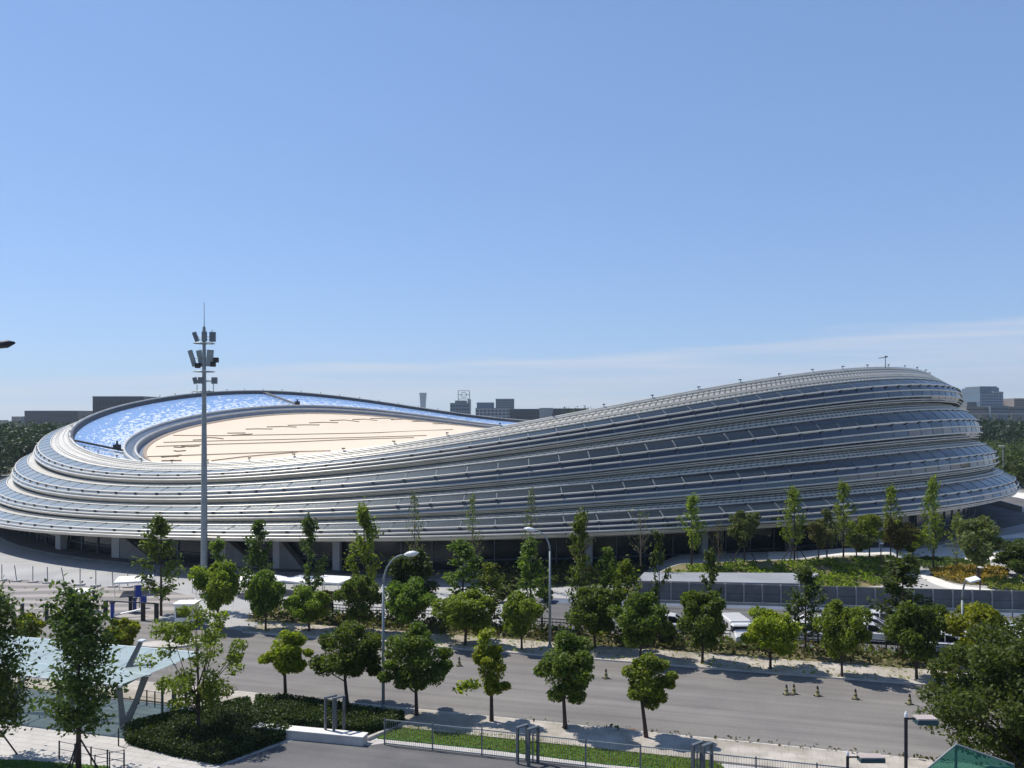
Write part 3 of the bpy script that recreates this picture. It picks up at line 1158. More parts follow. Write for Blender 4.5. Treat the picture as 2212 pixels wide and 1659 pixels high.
for i, (k, base, cr, leaf, nl, sz, lab, kw) in enumerate(NEAR):
    p, w, z0, z1, dx = dims(base, cr)
    tree_meshes(k, 'round', 11 + i, w * .98, z0 + .15, z1 - .1, int(nl * 1.75), sz * .74, leaf, .12, lean=dx * .6 - (.25 if k == 'n6' else 0), **kw)
    plant(k, p + Vector((0, 0, .1)), lab, group='trees along the near kerb')
# straggling shoots of the thin tree
rng = np.random.default_rng(5)
q = [(-1.95, 0, 2.1), (-1.55, .1, 2.25), (-1.1, .0, 2.35), (-.7, 0, 4.6), (-.45, 0, 5.1), (-.2, 0, 5.6), (-.55, .1, 5.3), (-.4, 0, 4.2)]
TREE['n4'][0].name = 'trunk'
for o in list(COL.objects):
    if o.type == 'EMPTY' and str(o.get('label', '')).startswith('thin yellowish'):
        for qq in (q[:3], q[3:]):
            P = np.concatenate([np.array(c) + rng.normal(size=(80, 3)) * (.2, .2, .16) for c in qq])
            link('shoot_foliage', leaf_mesh('shoot_foliage', P, .15, rng, 'leaf_yellow'), o)

# left-hand foreground trees
p, w, z0, z1, dx = dims((170, 1668), (66, 245, 1280, 1575))
tree_meshes('l1', 'column', 41, w * 1.05, z0 - .2, z1 - .2, 7200, .145, 'leaf_dark', .13, nbr=40, spread=.13, gap=.4, top=.5)
plant('l1', p, 'tall dark plane tree on three stakes in front of the glass canopy', name='plane_tree', stk=(3, .95, 1.75, .045))
p, w, z0, z1, dx = dims((-22, 1640), (-120, 74, 1285, 1575))
tree_meshes('l0', 'column', 42, w, z0 - .2, z1 - .2, 7200, .145, 'leaf_dark', .13, nbr=42, spread=.14, gap=.3, top=.5)
plant('l0', p, 'dark plane tree cut off by the left frame edge, one long stake leaning', name='plane_tree', stk=(3, 1.35, 2.2, .045))
p, w, z0, z1, dx = dims((428, 1588), (318, 528, 1300, 1530))
tree_meshes('l2', 'round', 43, w * .95, z0 - .3, z1 - .2, 4200, .12, 'leaf_lime', .12, nclump=46, ragged=.4, rim=.2, fill=.03)
plant('l2', p, 'loose open crowned tree rising out of the dark hedge by the canopy', name='loose_tree')
D = G(262, 1432).y
tree_meshes('y1', 'round', 44, 2.9, 1.0, 3.55, 2600, .15, 'leaf_yellow', .1, ragged=.2)
plant('y1', G(258, 1432), 'bright yellow bushy tree just behind the glass canopy roof', name='golden_tree', scale=.95)
plant('y1', G(62, 1408), 'yellow bushy tree half hidden between the two dark plane trees', name='golden_tree', rz=2.1, scale=.85)

# far row across the road
FARV = [('f%d' % i, 60 + i) for i in range(6)]
for i, (k, s) in enumerate(FARV):
    tree_meshes(k, 'round', s, 4.1, 1.0, 4.35, 6200, .135, 'leaf_green', .11, lean=.1, ragged=.25 + .05 * (i % 3), nclump=24 + 3 * (i % 3))
FARR = [
    ((470, 1358), (418, 515, 1217, 1318), 'leaf_lime', 'dome shaped green street tree beside the foot of the phone mast'),
    ((574, 1364), (538, 623, 1230, 1330), 'leaf_green', 'narrow dark street tree in front of the white tent roofs'),
    ((668, 1366), (628, 716, 1271, 1348), 'leaf_lime', 'low dome street tree with bright top, second right of the tents'),
    ((776, 1368), (726, 818, 1247, 1340), 'leaf_green', 'dark dome street tree just left of the tall curved street lamp'),
    ((888, 1374), (828, 934, 1253, 1346), 'leaf_green', 'wide street tree directly behind the tall curved street lamp'),
    ((1005, 1396), (946, 1070, 1282, 1362), 'leaf_lime', 'flat topped bright street tree beyond the thin yellowish tree'),
    ((1127, 1406), (1073, 1164, 1283, 1366), 'leaf_lime', 'open lime street tree left of the lamp whose arm points left'),
    ((1285, 1402), (1196, 1312, 1264, 1374), 'leaf_green', 'large dark street tree right of the lamp whose arm points left'),
    ((1384, 1426), (1318, 1434, 1283, 1380), 'leaf_green', 'street tree with a low side branch, above the lime kerbside maple'),
    ((1517, 1437), (1452, 1566, 1278, 1394), 'leaf_green', 'tall dark double crowned street tree left of the white minibus'),
    ((1664, 1448), (1610, 1718, 1315, 1402), 'leaf_yellow', 'yellowish ragged street tree right of the white minibus'),
    ((1819, 1465), (1764, 1866, 1307, 1412), 'leaf_lime', 'street tree on the far pavement behind the group of cones'),
    ((1980, 1470), (1906, 2026, 1302, 1420), 'leaf_green', 'big rounded street tree on the far pavement left of the huge corner tree'),
    ((2118, 1492), (2058, 2184, 1303, 1420), 'leaf_yellow', 'yellow topped street tree behind the white headed street lamp'),
]
for i, (base, cr, leaf, lab) in enumerate(FARR):
    p, w, z0, z1, dx = dims(base, cr)
    sc = w / 4.2
    r = plant(FARV[(i * 5) % 6][0], p + Vector((0, 0, .1)), lab, rz=i * 1.3, scale=sc, leaf=leaf, group='trees on the far pavement', sz=(z1 / 4.4) / sc)

# slender trees behind the fence
for i in range(5):
    tree_meshes('s%d' % i, 'column', 80 + i, 3.9, 1.3, 8.0, 3000, .16, 'leaf_green', .09, nbr=34, spread=.105, gap=.75, top=.28)
for i in range(2):
    tree_meshes('d%d' % i, 'column', 90 + i, 3.0, 1.6, 6.6, 1500, .17, 'leaf_dark', .09, nbr=24, spread=.10, gap=.8, top=.4)
tree_meshes('den0', 'round', 95, 4.4, 1.4, 7.4, 4200, .18, 'leaf_dark', .12, nclump=36, ragged=.3)
SROW = [
    ('s0', (348, 1330), (292, 398, 1120), 'leaf_green', 'tall leafy upright tree left of the phone mast'),
    ('s1', (558, 1338), (522, 604, 1122), 'leaf_dark', 'upright dark tree with parted tips right of the phone mast'),
    ('s2', (668, 1340), (630, 704, 1122), 'leaf_dark', 'upright dark tree in front of the last dark stair opening'),
    ('s3', (786, 1338), (744, 826, 1092), 'leaf_lime', 'light green upright tree before the glazed ground floor'),
    ('den0', (888, 1348), (834, 940, 1186), 'leaf_dark', 'dense dark tree right behind the curved lamp head'),
    ('s4', (1000, 1350), (952, 1062, 1172), 'leaf_green', 'bushy upright tree right of the dense dark one'),
    ('s0', (1146, 1368), (1098, 1188, 1166), 'leaf_green', 'upright green tree touching the lamp with the left pointing arm'),
    ('s2', (1252, 1368), (1218, 1290, 1112), 'leaf_green', 'slim upright tree a little right of the lamp with the left pointing arm'),
    ('s1', (1312, 1374), (1280, 1352, 1180), 'leaf_green', 'leafy upright tree at the left end of the grey screen wall'),
    ('d0', (1424, 1398), (1396, 1450, 1150), 'leaf_dark', 'thin dark sapling in front of the grey screen wall, left one'),
    ('d1', (1536, 1408), (1500, 1562, 1190), 'leaf_dark', 'thin dark sapling with bare lower stem before the pale ramp roof'),
    ('s3', (1740, 1420), (1690, 1786, 1228), 'leaf_dark', 'dark ragged upright tree before the middle of the grey screen wall'),
    ('s2', (470, 1322), (436, 506, 1168), 'leaf_green', 'short upright tree close behind the dome tree at the mast foot'),
    ('s1', (1060, 1362), (1022, 1098, 1214), 'leaf_lime', 'low upright tree filling the gap between two taller ones, centre of the belt'),
    ('s3', (1352, 1384), (1312, 1392, 1212), 'leaf_lime', 'light upright tree at the very start of the screen wall'),
    ('s4', (1950, 1424), (1886, 2026, 1204), 'leaf_dark', 'dark broad upright tree hiding a stretch of the grey screen wall'),
]
for i, (k, base, (x0, x1, yt), leaf, lab) in enumerate(SROW):
    p = G(*base)
    w, h = (x1 - x0) * p.y / F, (base[1] - yt) * p.y / F
    sh = {'s': 8.1, 'd': 6.7}[k[0]] if k != 'den0' else 7.4
    wd = 3.5 if k[0] == 's' else (4.5 if k == 'den0' else 3.2)
    plant(k, p, lab, rz=i * 2.2, scale=w / wd, leaf=leaf, name='young_tree', group='upright trees behind the fence', sz=(h / sh) / (w / wd))

# light trees planted in the beds by the arena
for i in range(3):
    tree_meshes('p%d' % i, 'column', 110 + i, 5.4, 2.2, 10.0, 2500, .18, 'leaf_lime', .12, nbr=40, spread=.085, gap=.6, top=.2)
tree_meshes('q0', 'column', 115, 4.2, 2.0, 9.0, 520, .17, 'leaf_pale', .09, nbr=34, spread=.12, gap=.2, top=.25, bark='bark_pale')
tree_meshes('q1', 'column', 116, 4.6, 1.5, 6.5, 120, .17, 'leaf_pale', .1, nbr=34, spread=.10, gap=.1, top=.6, bark='bark_pale')
tree_meshes('r0', 'round', 117, 5.4, 2.2, 6.6, 3600, .19, 'leaf_lime', .13, nclump=30, ragged=.45, rim=.26)
tree_meshes('r1', 'round', 118, 5.6, .3, 5.4, 5200, .18, 'leaf_dark', .13, nclump=34, ragged=.3)
PROW = [
    ('q0', (896, 1232), (868, 922, 1068), None, 'faint thin leaved tree before the arena above the curved lamp head'),
    ('q0', (1021, 1238), (992, 1052, 1072), None, 'faint thin leaved tree before the arena left of centre'),
    ('q0', (1146, 1236), (1122, 1172, 1062), None, 'faint spindly tree with a leafy top at the centre of the arena front'),
    ('p0', (1256, 1240), (1228, 1288, 1108), 'leaf_olive', 'small olive conical tree standing over the leaf green sapling'),
    ('q1', (1384, 1222), (1348, 1420, 1095), None, 'bare branched leafless tree before the arena entrance'),
    ('p1', (1494, 1220), (1460, 1528, 1070), 'leaf_lime', 'conical light green tree right of the leafless tree'),
    ('q1', (1552, 1226), (1530, 1576, 1120), None, 'small bare pale tree between two conical green trees'),
    ('r0', (1608, 1214), (1562, 1634, 1100), 'leaf_pale', 'open pale green tree held by a tripod of stakes'),
    ('p2', (1716, 1212), (1682, 1746, 1055), 'leaf_lime', 'conical tree with a dark trunk base beside the white paving'),
    ('r0', (1768, 1206), (1742, 1800, 1122), 'leaf_olive', 'low olive tree between two tall conical ones'),
    ('p0', (1822, 1204), (1788, 1852, 1043), 'leaf_lime', 'tall bright conical tree, tallest on the right of the arena front'),
    ('r0', (1878, 1206), (1842, 1910, 1108), 'leaf_lime', 'bushy light tree right beside the tallest conical tree'),
    ('p1', (1924, 1202), (1898, 1950, 1050), 'leaf_lime', 'conical tree rising behind the bushy light trees'),
    ('r0', (1938, 1214), (1902, 1980, 1120), 'leaf_olive', 'shady bushy tree near the glazed entrance porch'),
    ('p2', (2016, 1238), (1986, 2046, 1034), 'leaf_lime', 'tall spiky tree standing at the yellow flower bed'),
    ('r0', (2112, 1262), (2054, 2156, 1112), 'leaf_pale', 'wide open crowned tree on a thin dark trunk right of the flower bed'),
    ('r0', (1850, 1210), (1822, 1884, 1146), 'leaf_pale', 'low pale bushy tree under the tallest conical tree'),
    ('r0', (1972, 1214), (1944, 2010, 1140), 'leaf_lime', 'round light tree left of the tall spiky tree'),
    ('q0', (2066, 1236), (2040, 2092, 1110), 'leaf_lime', 'thin leaved tree between the spiky tree and the wide open crowned tree'),
    ('p1', (1786, 1208), (1756, 1812, 1100), 'leaf_pale', 'pale half height conical tree left of the tallest one'),
    ('r1', (2206, 1246), (2150, 2270, 1168), 'leaf_dark', 'dark round bush-like tree cut by the right frame edge'),
]
def parkD(x, y):
    if x > 1950: return G(x, y).y
    return float(np.interp(x, (896, 1256, 1384, 1494, 1608, 1716, 1822, 1878, 1940), (95, 95.5, 97, 100, 101.5, 103, 104, 106, 107.5)))


for i, (k, base, (x0, x1, yt), leaf, lab) in enumerate(PROW):
    D = parkD(*base)
    zb_ = max(0, hgt(base[1], D)) if base[0] > 1300 else 0
    p = at(base[0], D, zb_)
    w, h = (x1 - x0) * D / F, hgt(yt, D) - zb_
    sh, wd = {'p': (10.1, 4.6), 'q0': (9.1, 4.2), 'q1': (7.0, 4.6), 'r0': (6.7, 5.6), 'r1': (5.5, 5.8)}.get(k, (10.1, 4.6))
    plant(k, p, lab, rz=i * 1.9, scale=w / wd, leaf=leaf, name='park_tree', group='trees in the beds before the arena', sz=(h / sh) / (w / wd),
          stk=(4, 2.0, 2.6, .08) if base[0] in (1608, 1716) else None)

# the low planted bank these trees stand on
def bank_z(x, D):
    if x < 1360 or x > 1990: return 0.0
    e = min(1, (x - 1360) / 120, (1990 - x) / 60)
    e = e * e * (3 - 2 * e)
    Dt = parkD(x, 1215)
    yb = float(np.interp(x, (1384, 1494, 1608, 1716, 1822, 1924, 1940), (1222, 1220, 1214, 1212, 1204, 1202, 1208)))
    zt = hgt(yb, Dt)
    f = np.interp(D, (Dt - 8.0, Dt - 5, Dt - 1, Dt + 9, Dt + 10), (0, .3, 1, 1, 1))
    return float(zt * e * f)


b = MB()
XS, DO = list(np.arange(1360, 1992, 10)), list(np.arange(-9, 8.6, 1.1))
idx = {}
for i, x in enumerate(XS):
    for j, d in enumerate(DO):
        D = parkD(x, 1215) + d
        p = at(x, D)
        idx[i, j] = len(b.v)
        b.v.append((p.x, p.y, bank_z(x, D) - .01))
for i in range(len(XS) - 1):
    for j in range(len(DO) - 1):
        b.f.append((idx[i, j], idx[i + 1, j], idx[i + 1, j + 1], idx[i, j + 1]))
        b.m.append(0 if DO[j] < .4 else (2 if 1650 < XS[i] < 1960 and DO[j] > 1 else 1))
tag(b.build('bank', ['weeds', 'plaza', 'whitepave'], smooth=True), kind='structure')

# the huge tree in the right corner
pb = Vector((to_uv(G(2075, 1700))[0], 0, 0))
p = G(2208, 1716)
tree_meshes('big', 'round', 131, 9.8, .4, 8.9, 34000, .115, 'leaf_corner', .2, nclump=110, ragged=.4, rim=.19, fill=.08)
plant('big', p + Vector((.9, 0, -.0)), 'huge bushy dark green tree filling the lower right corner', name='corner_tree', rz=.6)

# far woods: one mass each
def wood(name, pts, seed, leaf, label, size, hmin, hmax, per):
    rng = np.random.default_rng(seed)
    C = []
    for (x, y, r) in pts:
        h = rng.uniform(hmin, hmax)
        d = rng.normal(size=(per, 3))
        d /= np.linalg.norm(d, axis=1)[:, None]
        lump = 1 + .25 * np.sin(d[:, 0] * 5 + x) * np.sin(d[:, 1] * 6 + y)
        C.append(np.stack([x + d[:, 0] * r * lump, y + d[:, 1] * r * lump, h * .58 + d[:, 2] * h * .42 * lump], 1))
    me = leaf_mesh(name, np.concatenate(C), size, rng, leaf)
    o = link(name, me)
    tag(o, label, 'wood', None, 'stuff')


rng = np.random.default_rng(77)
pts = []
for k in range(150):
    D = rng.uniform(250, 620)
    pts.append(((rng.uniform(-60, 150) - CX) / F * D, D, rng.uniform(3.5, 5.5)))
wood('woods', pts, 78, 'leaf_forest', 'dark woodland behind the left end of the arena', .75, 11.5, 16.5, 260)
pts = []
for k in range(110):
    D = rng.uniform(225, 330)
    pts.append(((rng.uniform(2060, 2290) - CX) / F * D, D, rng.uniform(3.2, 4.8)))
for k in range(120):
    pts.append((rng.uniform(175, 300), rng.uniform(10, 215), rng.uniform(3.2, 4.8)))
wood('woods', pts, 79, 'leaf_wood', 'bright green woodland behind the right end of the arena', .55, 7.5, 11, 330)
pts = []
for k in range(110):
    D = rng.uniform(340, 640)
    pts.append(((rng.uniform(2060, 2290) - CX) / F * D, D, rng.uniform(3.5, 5)))
wood('woods', pts, 80, 'leaf_pine', 'dark pines behind the bright woodland on the right', .7, 14.5, 19.0, 220)

pts = []
for k in range(420):
    D = rng.uniform(640, 1700)
    pts.append((rng.uniform(-1.15, 1.15) * D, D, rng.uniform(9, 17)))
wood('woods', pts, 84, 'leaf_forest', 'low distant tree belt on the plain beyond the arena', 1.9, 9, 14, 110)

# ------------------------------------------------------------------ hedges, ground cover
def cover(name, poly, h, n, size, leaf, label, cat, seed, kind=None, z0=.05, lump=.3):
    from mathutils.geometry import tessellate_polygon
    rng = np.random.default_rng(seed)
    P2 = [Vector((x, y, 0)) for x, y in poly]
    tris = tessellate_polygon([P2])
    A, T = [], []
    for t in tris:
        a, b_, c_ = [P2[i] for i in t]
        A.append(abs((b_ - a).cross(c_ - a).z) / 2)
        T.append((a, b_, c_))
    A = np.array(A) / sum(A)
    k = rng.choice(len(T), n, p=A)
    r1, r2 = np.sqrt(rng.random(n)), rng.random(n)
    TA = np.array([[list(v) for v in t] for t in T])[k]
    P = TA[:, 0] * (1 - r1)[:, None] + TA[:, 1] * (r1 * (1 - r2))[:, None] + TA[:, 2] * (r1 * r2)[:, None]
    hh = h * (1 - lump + lump * (np.sin(P[:, 0] * 2.3 + seed) * np.sin(P[:, 1] * 1.9) * .5 + .5) + rng.normal(size=n) * .08)
    P[:, 2] = z0 + hh * rng.random(n) ** .35
    me = leaf_mesh(name, P, size, rng, leaf, .7)
    o = link(name, me)
    tag(o, label, cat, None, kind)
    return o


h1 = gp([(271, 1584), (300, 1574), (343, 1564), (440, 1545), (535, 1524), (552, 1566), (600, 1574), (625, 1590), (606, 1602), (472, 1652), (380, 1634), (280, 1608)])
for nm, poly, z1, lab in (('hedge', h1, .42, 'dark clipped hedge mass left of the white planter wall'),
                          ('hedge', gp([(556, 1519), (654, 1524), (752, 1541), (872, 1558), (850, 1577), (790, 1586), (552, 1562)]), .42, 'dark hedge behind the white planter wall')):
    r = empty('hedge', lab, 'hedge', (0, 0, 0))
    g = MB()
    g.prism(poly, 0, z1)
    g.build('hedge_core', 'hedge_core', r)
    c_ = cover('foliage', poly, .7, 15000, .085, 'leaf_hedge', None, None, 3 + len(lab))
    c_.parent = r
    cover('shoots', poly, .78, 1500, .085, 'leaf_dark', None, None, 91 + len(lab)).parent = r
    rg = np.random.default_rng(len(lab))
    SP = []
    for (ax, ay), (bx, by) in zip(poly, poly[1:] + poly[:1]):
        n_ = int(math.hypot(bx - ax, by - ay) * 330)
        t_ = rg.random(n_)
        SP.append(np.stack([ax + (bx - ax) * t_ + rg.normal(size=n_) * .07, ay + (by - ay) * t_ + rg.normal(size=n_) * .07, rg.random(n_) * .62 + .02], 1))
    link('hedge_side', leaf_mesh('hedge_side', np.concatenate(SP), .085, rg, 'leaf_hedge'), r)
cover('weeds', rect(to_uv(G(505, 1350))[0], 120, VF + 4.0, VF + 8.3), .75, 12000, .2, 'leaf_olive', 'dry olive weeds along the black fence', 'weeds', 21, 'stuff')
cover('weeds', rect(to_uv(G(505, 1350))[0], 120, VF + 4.4, VF + 8.3), .8, 3600, .2, 'leaf_green', 'green shoots among the dry weeds along the black fence', 'weeds', 22, 'stuff')
rng = np.random.default_rng(23)
SP = []
while len(SP) < 5600:
    x = rng.uniform(1385, 1985)
    D = parkD(x, 1215) + rng.uniform(-8.2, -1.0)
    p = at(x, D)
    g_ = math.sin(p.x * .9) * math.sin(p.y * 1.3)
    if g_ < -.55: continue
    SP.append((p.x, p.y, bank_z(x, D) + (.35 + .3 * g_ * g_) * rng.random() ** .4))
tag(link('shrub_bed', leaf_mesh('shrub_bed', np.array(SP), .24, rng, 'leaf_lime', .7)), 'long green shrub bed between the arena and the grey wall', 'shrub bed', None, 'stuff')
cover('shrub_bed', bed_c, 1.2, 3800, .26, 'leaf_pale', 'pale shrubs left of the pale ramp roof', 'shrub bed', 24, 'stuff')
cover('shrub_bed', bed_b, .7, 2600, .2, 'leaf_orange', 'flower bed of yellow and orange blooms inside the white path', 'flower bed', 25, 'stuff')
cover('shrub_bed', gp([(1960, 1216), (2000, 1210), (2100, 1216), (2150, 1222), (2100, 1226), (2000, 1232)]), .7, 1400, .22, 'leaf_dark', 'dark low shrubs between the white path and the white paving', 'shrub bed', 26, 'stuff')
cover('shrub_bed', gp([(2120, 1262), (2230, 1262), (2230, 1290), (2140, 1280)]), 1.0, 900, .2, 'leaf_lime', 'bright shrubs right above the end of the grey wall', 'shrub bed', 27, 'stuff')
cover('grass', rect(to_uv(G(500, 1370))[0], 60, VF + .2, VF + 3.9), .16, 900, .14, 'leaf_lime', 'tufts of grass on the far pavement', 'grass', 28, 'stuff', .13)
for nm, lp, lab, n in (('grass', gp(lawn_p), 'short mown grass of the curved lawn', 9000), ('grass', gp([(-30, 1644), (60, 1645), (140, 1652), (235, 1658), (262, 1688), (-30, 1688)]), 'rough grass at the foot of the plane trees', 1500)):
    cover(nm, lp, .1, n, .06, 'leaf_lime' if n > 5000 else 'leaf_green', lab, 'grass', 31, 'stuff', .05)
# weeds at the near kerb
cover('grass', rect(-14, 40, VN - .25, VN + .12), .25, 260, .12, 'leaf_olive', 'dry tufts growing in the near kerb joint', 'grass', 33, 'stuff', .1)
for i, (x, y, w) in enumerate(((1330, 1262, 2.2), (1092, 1300, 2.5), (1176, 1300, 2.0), (704, 1318, 2.2), (742, 1360, 1.8), (1436, 1390, 2.2))):
    P, cl, rg = crown_round(200 + i, w, .1, w * .8, 900, .17, nclump=14, ragged=.3)
    labs = ['small bright shrub at the left end of the grey wall', 'rounded grey-green shrub left of the upright green tree', 'rounded shrub beside the lamp with the left pointing arm', 'olive bush below the white tents', 'low bush under the fence near the street lamp',
            'pale bush below the dark sapling', 'dark bush in front of the white minibus', 'dark bush between two street trees before the parked cars', 'low green bush at the black fence left of the van']
    tag(link('bush', leaf_mesh('bush', P, .17, rg, ['leaf_lime', 'leaf_pale', 'leaf_pale', 'leaf_olive', 'leaf_olive', 'leaf_pale', 'leaf_green', 'leaf_green', 'leaf_green'][i]), None, G(x, y)), labs[i], 'bush', 'bushes by the fence')


# ------------------------------------------------------------------ street furniture
def lamp(base, ztop, arm, head, label, r=.1, flip=1, flat=False, m='galv', hm='white_paint'):
    """curved street lamp: base point, height of the straight part, arm vector (dx, dy, dz)"""
    o = empty('street_lamp', label, 'street lamp', base, 0, 'curved street lamps')
    b = MB()
    b.tube([(0, 0, 0), (0, 0, .35)], r * 1.8, 10)
    b.tube([(0, 0, .3), (0, 0, ztop * .5), (0, 0, ztop)], [r * 1.15, r, r * .8], 10)
    b.build('pole', m, o, True)
    a = Vector(arm)
    b = MB()
    pts = []
    for t in np.linspace(0, 1, 9):
        pts.append(Vector((a.x * t ** 1.7, a.y * t ** 1.7, ztop - .02 + a.z * (1 - (1 - t) ** 1.8))))
    b.tube(pts, [r * .8 - (r * .35) * k / 8 for k in range(9)], 8)
    b.build('arm', m, o, True)
    b = MB()
    e = pts[-1]
    d = (pts[-1] - pts[-2]).normalized()
    if flat:
        MT = Matrix.Rotation(R(-14), 3, 'Y') @ Matrix.Rotation(R(12), 3, 'X')
        b.box(e + d * .2 + Vector((.2, 0, 0)), (.78, .62, .1), M=MT)
        b.box(e + d * .2 + Vector((.2, 0, -.08)), (.66, .5, .07), M=MT)
    else:
        b.tube([e - d * .05, e + d * .2, e + d * .6, e + d * .95], [.06, .17, .19, .05], 8)
    b.build('lamp_head', hm, o, not flat)
    return o


D = G(828, 1532).y
lamp(G(828, 1532), hgt(1262, D), ((876 - 828) * D / F, -.3, hgt(1196, D) - hgt(1262, D)), .5, 'tall galvanised street lamp with arm curving right, between two maples', .095)
D = G(1188, 1402).y
lamp(G(1188, 1402), hgt(1190, D), ((1152 - 1184) * D / F, .2, hgt(1146, D) - hgt(1190, D)), .5, 'galvanised street lamp with arm curving left before the arena front', .1)
D = G(2079, 1480).y
lamp(G(2079, 1480), hgt(1296, D), ((2078 - 2079) * D / F, -.9, hgt(1246, D) - hgt(1296, D)), .5, 'street lamp with flat white square head in front of the grey wall', .1, flat=True)
D = 40.0
lamp(at(-30, D), hgt(770, D), ((4 + 24) * D / F - .2, 0, hgt(746, D) - hgt(770, D)), .5, 'high lamp whose head tip pokes in at the left frame edge', .12, m='dark_metal', hm='dark_metal')


def cubelamp(x, y, D, hw, label):
    z = hgt(y, D)
    o = empty('area_lamp', label, 'street lamp', at(x, D), 0, 'dark lamps with box heads')
    b = MB()
    b.tube([(0, 0, 0), (0, 0, z - .25)], .075, 8)
    b.tube([(0, 0, z - .32), (hw * .45, 0, z - .32)], .045, 6)
    b.build('pole', 'dark_metal', o)
    b = MB()
    b.tube([(0, 0, z - .25), (0, 0, z - .12), (0, 0, z - .02)], [.075, .07, .03], 8)
    b.build('finial', 'white_paint', o)
    b = MB()
    b.box((hw * .98, 0, z - .42), (hw * 1.02, .5, .2))
    b.build('lamp_box', 'lamp_teal', o)
    b = MB()
    b.box((hw * .98, .04, z - .29), (hw * 1.0, .55, .06))
    b.build('lid', 'lamp_top', o)


cubelamp(1957, 1536, 36.0, .84, 'taller dark lamp post with box head, in front of the huge corner tree')
cubelamp(1831, 1621, 41.0, 1.15, 'lower dark lamp post with box head at the bottom frame edge')
for x, yb, yt, lab in ((1660, 1216, 1157, 'slim dark lamp post on the white paving before the arena'), (1322, 1226, 1160, 'slim lamp post with a white ball at the arena front'),
                       (2117, 1306, 1226, 'dark lamp post beside the wide open crowned tree'), (1903, 1250, 1174, 'slim lamp post near the shrub bed right of the grey wall centre')):
    p = G(x, yb)
    o = empty('park_lamp', lab, 'street lamp', p, 0, 'slim lamp posts before the arena')
    z = hgt(yt, p.y)
    b = MB()
    b.tube([(0, 0, 0), (0, 0, z)], .07, 8)
    b.build('pole', 'dark_metal', o)
    b = MB()
    b.box((0, -.1, z + .04), (.34, .6, .08))
    b.build('lamp_head', 'white_paint', o)
p = at(2167, 225)
o = empty('park_lamp', 'grey lamp pole standing in front of the right woodland', 'street lamp', p, 0, 'slim lamp posts before the arena')
b = MB()
b.tube([(0, 0, 0), (0, 0, hgt(964, 225))], .2, 8)
b.build('pole', 'galv', o)
b = MB()
b.box((-.4, 0, hgt(963, 225)), (1.3, .5, .2))
b.build('lamp_head', 'white_paint', o)

# telecom mast
D = 102.0
p = at(441, D)
zt = hgt(707, D)
o = empty('phone_mast', 'tall grey mobile phone mast with three tiers of antennas and a lightning rod', 'mast', p)
b = MB()
b.tube([(0, 0, 0), (0, 0, zt * .45), (0, 0, zt)], [.41, .33, .18], 16)
b.tube([(0, 0, 0), (0, 0, .15)], .75, 16)
b.build('pole', 'galv', o, False)
b = MB()
b.tube([(0, 0, zt), (0, 0, zt + .25), (0, 0, hgt(653, D))], [.12, .05, .03], 6)
b.build('lightning_rod', 'galv', o)
k = D / F
for tier, (y0, y1, offs) in enumerate(((717, 738, ((-1.05, .1, .45, .35), (.15, -.35, .55, -.0), (.98, .1, .7, 0))), (756, 792, ((-1.45, .1, .5, .3), (-.55, .3, .6, .2), (.75, -.2, .75, -.08))), (815, 829, ((-1.15, .2, .45, .25), (-.3, -.3, .6, 0), (1.2, .1, .65, 0))))):
    z0, z1 = hgt(y1, D), hgt(y0, D)
    for dx, dy, wd, tilt in offs:
        a = MB()
        M3 = Matrix.Rotation(-tilt, 3, 'Y')
        a.box((dx, dy, (z0 + z1) / 2), (wd, .3, (z1 - z0)), M=M3)
        ao = a.build('antenna_panel', 'galv' if tier == 1 else 'steel_grey', o)
        a = MB()
        a.tube([(0, 0, (z0 + z1) / 2), (dx * .9, dy * .9, (z0 + z1) / 2)], .05, 5)
        a.tube([(0, 0, z0 + .25), (dx * .9, dy * .9, z0 + .25)], .05, 5)
        a.build('bracket', 'galv', ao)
for y in (742, 803, 846):
    z = hgt(y, D)
    a = MB()
    for s in range(4):
        an = s * math.pi / 2 + .3
        a.tube([(0, 0, z), (math.cos(an) * 1.25, math.sin(an) * 1.25, z)], .05, 5)
    a.tube([(1.2 * math.cos(x), 1.2 * math.sin(x), z) for x in np.linspace(0, 2 * math.pi, 13)[:-1]], .05, 5, closed=True)
    a.build('platform', 'galv', o)
for dx, y in ((1.5, 778), (1.15, 787), (-.7, 790)):
    a = MB()
    a.box((dx, -.2, hgt(y, D)), (.55, .4, .6))
    a.build('radio_box', 'black', o)
for dx, ya, yb in ((.95, 712, 744), (1.1, 820, 850), (-.85, 830, 850)):
    a = MB()
    a.tube([(dx, 0, hgt(ya, D)), (dx, 0, hgt(yb, D))], .045, 5)
    a.build('mount_pipe', 'galv', o)

# grey portal frames along the fence
def portal(u, v, z, label, w=.42, h=2.0, rz=.95):
    p = uv(u, v, z)
    o = empty('portal_frame', label, 'frame', p, RZ + rz, 'grey portal frames along the fence')
    for s in (-1, 1):
        b = MB()
        b.box((s * w / 2 * 1.6, 0, h / 2), (.11, .17, h))
        b.build('post', 'portal_metal', o)
    b = MB()
    b.box((0, 0, h + .05), (w * 1.6 + .13, .18, .09))
    b.build('beam', 'steel_grey', o)


